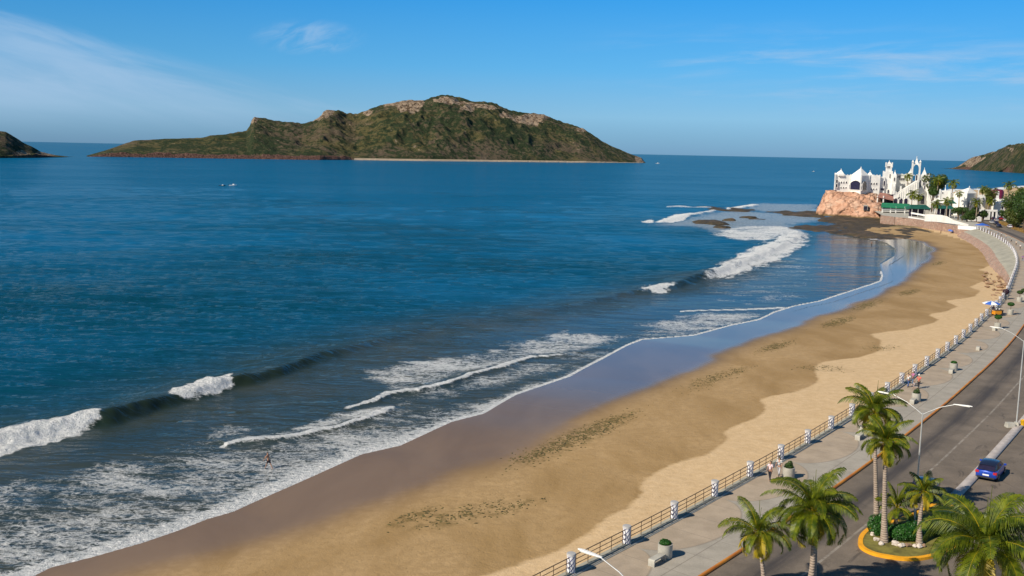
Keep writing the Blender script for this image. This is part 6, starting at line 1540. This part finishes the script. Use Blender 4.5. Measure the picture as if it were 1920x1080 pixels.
def person(px, py, label, top=None, legs=None, z=RZ, face=0., h=1.7, stride=.12, arms=(.1, .1), hair='short', cap=None, female=False, bag=None, bend=0., xy=None, shorts=False, fine=True, grp=None):
    w = Wp(px, py, z) if xy is None else (xy[0], xy[1], z)
    root = empty('person', (float(w[0]), float(w[1]), z), face, label, 'person', grp); k = h / 1.7
    sh = .17 if female else .2; B = bend
    def S(L_): return [(x * k, y * k, zz * k, (r * k if not isinstance(r, tuple) else (r[0] * k, r[1] * k))) for x, y, zz, r in L_]
    hz = .92; cx_ = B * .35
    nodes = [(0, 0, hz, (.13, .10)), (cx_ * .4, 0, 1.12, (.115, .085)), (cx_, 0, 1.34, (.14, .095)), (cx_ * 1.15, 0, 1.46, .052), (cx_ * 1.25 + .01, 0, 1.56, .078), (cx_ * 1.3 + .015, 0, 1.65, .075)]
    edges = [(0, 1), (1, 2), (2, 3), (3, 4), (4, 5)]; J = {}
    for sg in (-1, 1):
        a = arms[0 if sg < 0 else 1]; n0 = len(nodes)
        sx = cx_ * .95
        nodes += [(sx, sg * sh, 1.39, .052), (sx + a * .35, sg * (sh + .05), 1.12, .038), (sx + a * .35 + .08 + a * .6, sg * (sh + .05), .90 + abs(a) * .35, .026), (sx + a * .35 + .11 + a * .7, sg * (sh + .045), .83 + abs(a) * .4, .03)]
        edges += [(2, n0), (n0, n0 + 1), (n0 + 1, n0 + 2), (n0 + 2, n0 + 3)]
        if fine:
            hx, hy, hz2, _ = nodes[n0 + 3]
            for q in range(4): 
                n1 = len(nodes); fx = (q - 1.5) * .02; ln = (.06, .072, .068, .052)[q]; nodes += [(hx + fx, hy, hz2 - .035, .009), (hx + fx + .012, hy - sg * .008, hz2 - .035 - ln, .007)]; edges += [(n0 + 3, n1), (n1, n1 + 1)]
            n1 = len(nodes); nodes += [(hx + .05, hy - sg * .01, hz2 - .01, .010), (hx + .062, hy - sg * .015, hz2 - .05, .008)]; edges += [(n0 + 3, n1), (n1, n1 + 1)]
        n0 = len(nodes); st_ = stride * sg
        nodes += [(0, sg * .09, hz - .08, .085), (st_ * .6 + .02, sg * .095, .50, .055), (st_ * 1.3 - .02, sg * .095, .10, .036), (st_ * 1.3 + .11, sg * .10, .035, .032)]
        edges += [(0, n0), (n0, n0 + 1), (n0 + 1, n0 + 2), (n0 + 2, n0 + 3)]; J[sg] = n0
    skin_obj('body', S(nodes), edges, SKIN, root)
    if top:
        T_ = [(0, 0, hz - .02, (.145, .115)), (cx_ * .4, 0, 1.12, (.135, .105)), (cx_, 0, 1.34, (.165, .115)), (cx_ * 1.1, 0, 1.43, .075)]; E_ = [(0, 1), (1, 2), (2, 3)]
        for sg in (-1, 1):
            a = arms[0 if sg < 0 else 1]; n0 = len(T_); sx = cx_ * .95; T_ += [(sx, sg * sh, 1.385, .068), (sx + a * .25, sg * (sh + .045), 1.19, .055)]; E_ += [(2, n0), (n0, n0 + 1)]
        skin_obj('shirt', S(T_), E_, top, root)
    if legs:
        T_ = [(0, 0, hz, (.145, .12))]; E_ = []
        for sg in (-1, 1):
            n0 = len(T_); st_ = stride * sg; T_ += [(0, sg * .09, hz - .09, .10)]; E_ += [(0, n0)]
            if shorts: T_ += [(st_ * .5 + .01, sg * .095, .56, .078)]; E_ += [(n0, n0 + 1)]
            else: T_ += [(st_ * .6 + .02, sg * .095, .50, .07), (st_ * 1.3 - .02, sg * .095, .10, .055)]; E_ += [(n0, n0 + 1), (n0 + 1, n0 + 2)]
        skin_obj('trousers' if not shorts else 'shorts', S(T_), E_, legs, root)
        for sg in (-1, 1):
            if z > 1.: st_ = stride * sg; skin_obj('shoe', S([(st_ * 1.3 - .04, sg * .095, .05, .05), (st_ * 1.3 + .10, sg * .1, .04, .045)]), [(0, 1)], MAT_WHITE if female else HAIR, root)
    hx = cx_ * 1.28
    if hair == 'long': skin_obj('hair', S([(hx - .03, 0, 1.70, .078), (hx - .06, 0, 1.60, .085), (hx - .075, 0, 1.46, .065), (hx - .08, 0, 1.36, .045)]), [(0, 1), (1, 2), (2, 3)], HAIR, root)
    else: skin_obj('hair', S([(hx + .01, 0, 1.715, .065), (hx - .035, 0, 1.66, .083), (hx - .05, 0, 1.59, .06)]), [(0, 1), (1, 2)], HAIR, root)
    if cap is not None:
        skin_obj('cap', S([(hx + .0, 0, 1.70, .09), (hx + .02, 0, 1.735, .075), (hx + .13, 0, 1.70, .04)]), [(0, 1), (0, 2)], cap, root)
    if bag is not None:
        mb = MB(); mb.box(-.1, .12, -(sh + .16) * k, -(sh + .08) * k, .72 * k, 1.0 * k); mb.build('bag', bag, root, bevel=.02)
    return root
RD = at_s(S0 + 40)[1]
person(1443, 901, 'woman in a pale pink top and dark trousers strolling by the railing', cloth('pale_pink', (.75, .58, .60)), cloth('black', (.02, .02, .03)), face=RD + math.pi, hair='long', female=True, stride=.18)
person(1460, 893, 'person in a white and grey striped shirt walking beside the woman in pink', None, cloth('pale_grey', (.45, .45, .48)), face=RD + math.pi, stride=.2, cap=cloth('olive', (.10, .10, .06)))
def m_stripe(n, b, o):
    z = n.sep(n.obj())[2]; n.put(b.inputs['Base Color'], n.mix(n.step(n.math('FRACT', n.math('MULTIPLY', z, 8.)), .5, .56), (.78, .77, .74), (.06, .09, .14))); b.inputs['Roughness'].default_value = .9
STRIPE = mat('striped_cloth', m_stripe)
_pp = [o for o in bpy.data.objects if o.type == 'EMPTY' and o.name.startswith('person')][-1]
skin_obj('shirt', [(0, 0, .9, (.145, .115)), (0, 0, 1.12, (.135, .105)), (0, 0, 1.34, (.165, .115)), (0, 0, 1.43, .075), (0, .2, 1.385, .068), (.03, .245, 1.19, .055), (0, -.2, 1.385, .068), (.03, -.245, 1.19, .055)], [(0, 1), (1, 2), (2, 3), (2, 4), (4, 5), (2, 6), (6, 7)], STRIPE, _pp)
person(1702.5, 726, 'man in a white shirt and blue jeans leaning at the striped pillar', cloth('white', (.78, .77, .76)), cloth('denim', (.05, .10, .26)), face=RD - .6, arms=(.5, .5))
person(1711, 721.5, 'woman in a pink and purple top in the middle of the chatting group', cloth('pink', (.52, .16, .38)), cloth('grey_blue', (.12, .18, .28)), face=RD + 2.4, hair='long', female=True, arms=(.4, .3))
person(1722, 728.5, 'person in a coral red shirt, white cap and black trousers in the chatting group', cloth('coral', (.66, .13, .10)), cloth('black', (.02, .02, .03)), face=RD + 2.9, cap=cloth('white', (.78, .77, .76)), arms=(.3, .5))
person(1713.5, 730, 'small child in white between the adults of the chatting group', cloth('white', (.78, .77, .76)), cloth('pale_grey', (.45, .45, .48)), face=RD + 1., h=1.0, shorts=True)
person(1861, 590, 'vendor in a purple-grey shirt standing behind the orange cart', cloth('mauve', (.22, .16, .26)), cloth('black', (.02, .02, .03)), face=-1.5, fine=False)
person(504, 880, 'lone bather with dark hair wading in the foam near the shore', None, cloth('dark_trunks', (.03, .02, .03)), z=-.12, face=2.6, hair='short', stride=.3, bend=.3, shorts=True, h=1.72, arms=(.5, .2))
person(1634, 461, 'distant bather standing in the shallow bay in front of the rock shelf', cloth('black', (.02, .02, .03)), cloth('black', (.02, .02, .03)), z=-.5, face=1., fine=False)
person(1764, 438.5, 'beachgoer in dark clothes standing on the sand by the terrace wall', cloth('black', (.02, .02, .03)), cloth('brown', (.10, .06, .04)), z=.6, face=2., fine=False)
person(1785.5, 433, 'beachgoer in a dark shirt right behind the blue beach parasol', cloth('black', (.02, .02, .03)), cloth('denim', (.05, .10, .26)), z=.8, face=3., fine=False)
for px, py, lab, c, l_ in ((1871, 441, 'pedestrian in grey, leftmost on the far promenade near the canopy', ('grey', (.3, .3, .33)), ('grey_blue', (.12, .18, .28))), (1877.5, 444, 'pedestrian with a white top, second along the far promenade', ('white', (.78, .77, .76)), ('black', (.02, .02, .03))), (1886, 449, 'pedestrian in beige on the far promenade between the white tops', ('beige', (.5, .42, .33)), ('grey_blue', (.12, .18, .28))), (1896, 454.5, 'pedestrian in pale green on the far promenade', ('pale_green', (.4, .5, .42)), ('black', (.02, .02, .03))), (1905, 461, 'pedestrian in cream, beside the kerb where the far road widens', ('cream', (.62, .56, .45)), ('brown', (.10, .06, .04))), (1912.5, 468, 'dark-haired pedestrian with a white shirt near the right edge', ('white', (.78, .77, .76)), ('black', (.02, .02, .03))), (1917, 490, 'pedestrian in purple at the right edge by the railing bend', ('purple', (.2, .1, .4)), ('grey_blue', (.12, .18, .28)))):
    person(px, py, lab, cloth(*c), cloth(*l_), face=RNG.uniform(0, 6), fine=False, stride=.2, grp='people on the far promenade')

# ------------------------------------------------------------------ parasols, cart, stall
def parasol(loc, R_, h, label, ma, mb_, tilt=(0, 0), drop=.45, grp=None):
    root = empty('parasol', loc, 0, label, 'parasol', grp); n = 8
    m = MB(); m.tube([(0, 0, 0), (0, 0, h + .08)], .03, 6); m.build('pole', MAT_WHITE, root)
    V = [(0, 0, h)]; F = []; mi = []
    me = MB()
    for k in range(n):
        a0, a1 = 2 * math.pi * k / n, 2 * math.pi * (k + 1) / n; am = (a0 + a1) / 2; me.mi = k % 2
        P = [(0, 0, h), (R_ * .55 * math.cos(a0), R_ * .55 * math.sin(a0), h - drop * .35), (R_ * .54 * math.cos(am), R_ * .54 * math.sin(am), h - drop * .38), (R_ * .55 * math.cos(a1), R_ * .55 * math.sin(a1), h - drop * .35), (R_ * math.cos(a0), R_ * math.sin(a0), h - drop), (R_ * .95 * math.cos(am), R_ * .95 * math.sin(am), h - drop * .98), (R_ * math.cos(a1), R_ * math.sin(a1), h - drop)]
        me.add(P, [(0, 1, 2), (0, 2, 3), (1, 4, 5, 2), (2, 5, 6, 3)])
    o = me.build('canopy', [ma, mb_], root); root.rotation_euler = (tilt[0], tilt[1], .3)
    for k in range(n):
        if h > 2: m = MB(); a = 2 * math.pi * k / n; m.tube([(0, 0, h - .02), (R_ * math.cos(a), R_ * math.sin(a), h - drop - .02)], .012, 4); m.build('rib', MAT_GALV, root)
    return root
w = Wp(1865, 590.5, RZ); cz = (float(w[0]), float(w[1]))
parasol((cz[0] - .5, cz[1] + .5, RZ), 1.55, 2.45, 'wide blue and white parasol shading the orange vendor cart', MAT_BLUECAN, MAT_WHITE, (0.05, -.05))
w = Wp(1869.5, 592, RZ); root = empty('vendor_cart', (float(w[0]), float(w[1]), RZ), .2, 'orange vendor cart with a dark counter on the promenade by the railing', 'cart')
mb = MB(); mb.box(-.8, .55, -.45, .45, .28, 1.0); mb.build('cart_body', MAT_CART, root, bevel=.04); mb = MB(); mb.box(-.85, .9, -.5, .5, 1.003, 1.08); mb.build('counter', MAT_TRUNK_D, root); mb = MB(); mb.box(.553, .85, -.42, .42, .35, 1.0); mb.build('dark_cabinet', MAT_TYRE, root)
for sx in (-.5, .5):
    for sy in (-.48, .48): mb = MB(); n = 12; V = [(sx + .22 * math.cos(2 * math.pi * q / n), sy + d, .22 + .22 * math.sin(2 * math.pi * q / n)) for d in (-.03, .03) for q in range(n)]; mb.add(V, [tuple(range(n)), tuple(range(n, 2 * n))] + [(q, (q + 1) % n, n + (q + 1) % n, n + q) for q in range(n)]); mb.build('wheel', MAT_TYRE, root)
mb = MB(); mb.tube([(-.8, -.35, .95), (-1.15, -.35, 1.0), (-1.15, .35, 1.0), (-.8, .35, .95)], .02, 6); mb.build('handle', MAT_GALV, root)
for k in range(4): mb = MB(); mb.lathe([(.07, 1.082), (.08, 1.25), (.04, 1.3), (.04, 1.33)], 8, (-.5 + k * .3, .1)); mb.build('jar', MAT_WHITE if k % 2 else MAT_GLASS, root)
w = Wp(1781, 437.5, .7); parasol((float(w[0]), float(w[1]), .7), 1.15, 1.7, 'small blue beach parasol on the sand below the end wall', MAT_BLUECAN, plain('pale_blue_canvas', (.12, .22, .62), .7, .1, 2.), (.25, .0), .5)
w = Wp(1844, 432, RZ); root = empty('stall', (float(w[0]), float(w[1]) + 1.5, RZ), .3, 'blue cloth stall canopy on the promenade at the far end of the pillars', 'stall')
mb = MB(); mb.pyramid([(-2.2, -1.8), (2.2, -1.8), (2.2, 1.8), (-2.2, 1.8)], 1.9, 2.8); mb.build('cloth_roof', MAT_BLUECAN, root)
for sx in (-2.1, 2.1):
    for sy in (-1.7, 1.7): mb = MB(); mb.tube([(sx, sy, 0), (sx, sy, 1.93)], .05, 6); mb.build('post', MAT_GALV, root)
mb = MB(); mb.box(-1.8, 1.8, -.4, .4, .75, .82); mb.build('table', MAT_WHITE, root)
for px, py, lab in ((1788.6, 420.5, 'leftmost small dark plant along the curving white wall'), (1797, 421.5, 'middle small dark plant along the curving white wall'), (1807, 423, 'rightmost small dark plant along the curving white wall')):
    w = Wp(px, py, 4.1); root = empty('agave', (float(w[0]), float(w[1]) - 1, 4.1), 0, lab, 'plant', 'small plants along the curving white wall'); rg = random.Random(int(px)); V = []; F = []; A = []
    for q in range(26):
        a = rg.uniform(0, 6.28); e = rg.uniform(.5, 1.4); l_ = rg.uniform(.6, 1.); k = len(V); d = Vector((math.cos(a) * math.cos(e), math.sin(a) * math.cos(e), math.sin(e))); s_ = Vector((-math.sin(a), math.cos(a), 0)) * .09
        V += [tuple(-s_), tuple(s_), tuple(d * l_)]; F.append((k, k + 1, k + 2)); A += [.2] * 3
    np_mesh('leaves', V, F, MAT_LEAF, False, dict(age=A), parent=root)

# ------------------------------------------------------------------ boats
def boat(px, py, ln, label, hd=0., m=None, wake=True):
    w = Wp(px, py, 0.); root = empty('boat', (float(w[0]), float(w[1]), 0), hd, label, 'boat', 'small boats far out on the water'); h = ln / 2; b = ln * .15
    V = []; k = 5
    for x, wf, zb, zt_ in ((-h, .85, -.2, ln * .10), (-h * .3, 1, -.2, ln * .10), (h * .3, .9, -.2, ln * .12), (h * .75, .5, -.1, ln * .15), (h, .04, .1, ln * .18)): V += [(x, -b * wf, zt_), (x, -b * wf * .7, zb), (x, 0, zb - .1), (x, b * wf * .7, zb), (x, b * wf, zt_)]
    mb = MB(); mb.add(V, [(i * 5 + j, i * 5 + j + 1, i * 5 + j + 6, i * 5 + j + 5) for i in range(4) for j in range(4)] + [tuple(range(5))] + [(i * 5, i * 5 + 5, i * 5 + 9, i * 5 + 4) for i in range(4)]); mb.build('hull', m or MAT_WHITE, root)
    mb = MB(); mb.prism([(-h * .2, -b * .6), (h * .35, -b * .5), (h * .35, b * .5), (-h * .2, b * .6)], ln * .10, ln * .24, .25); mb.build('cabin', MAT_WHITE, root)
    mb = MB(); mb.box(-h - .35, -h, -.25, .25, 0, ln * .14); mb.build('outboard', MAT_TYRE, root)
boat(1233, 306.8, 13., 'white speedboat with a wake off the right tip of the large island', 0.)
boat(1525.5, 322, 7., 'tiny white boat on open water left of the castle', .5)
boat(437, 348.3, 6., 'small white boat far out on the left in the calm water', 0.2)
boat(417, 348.8, 4.5, 'small dark boat just left of the white one far out on the left', .1, P_DARK)
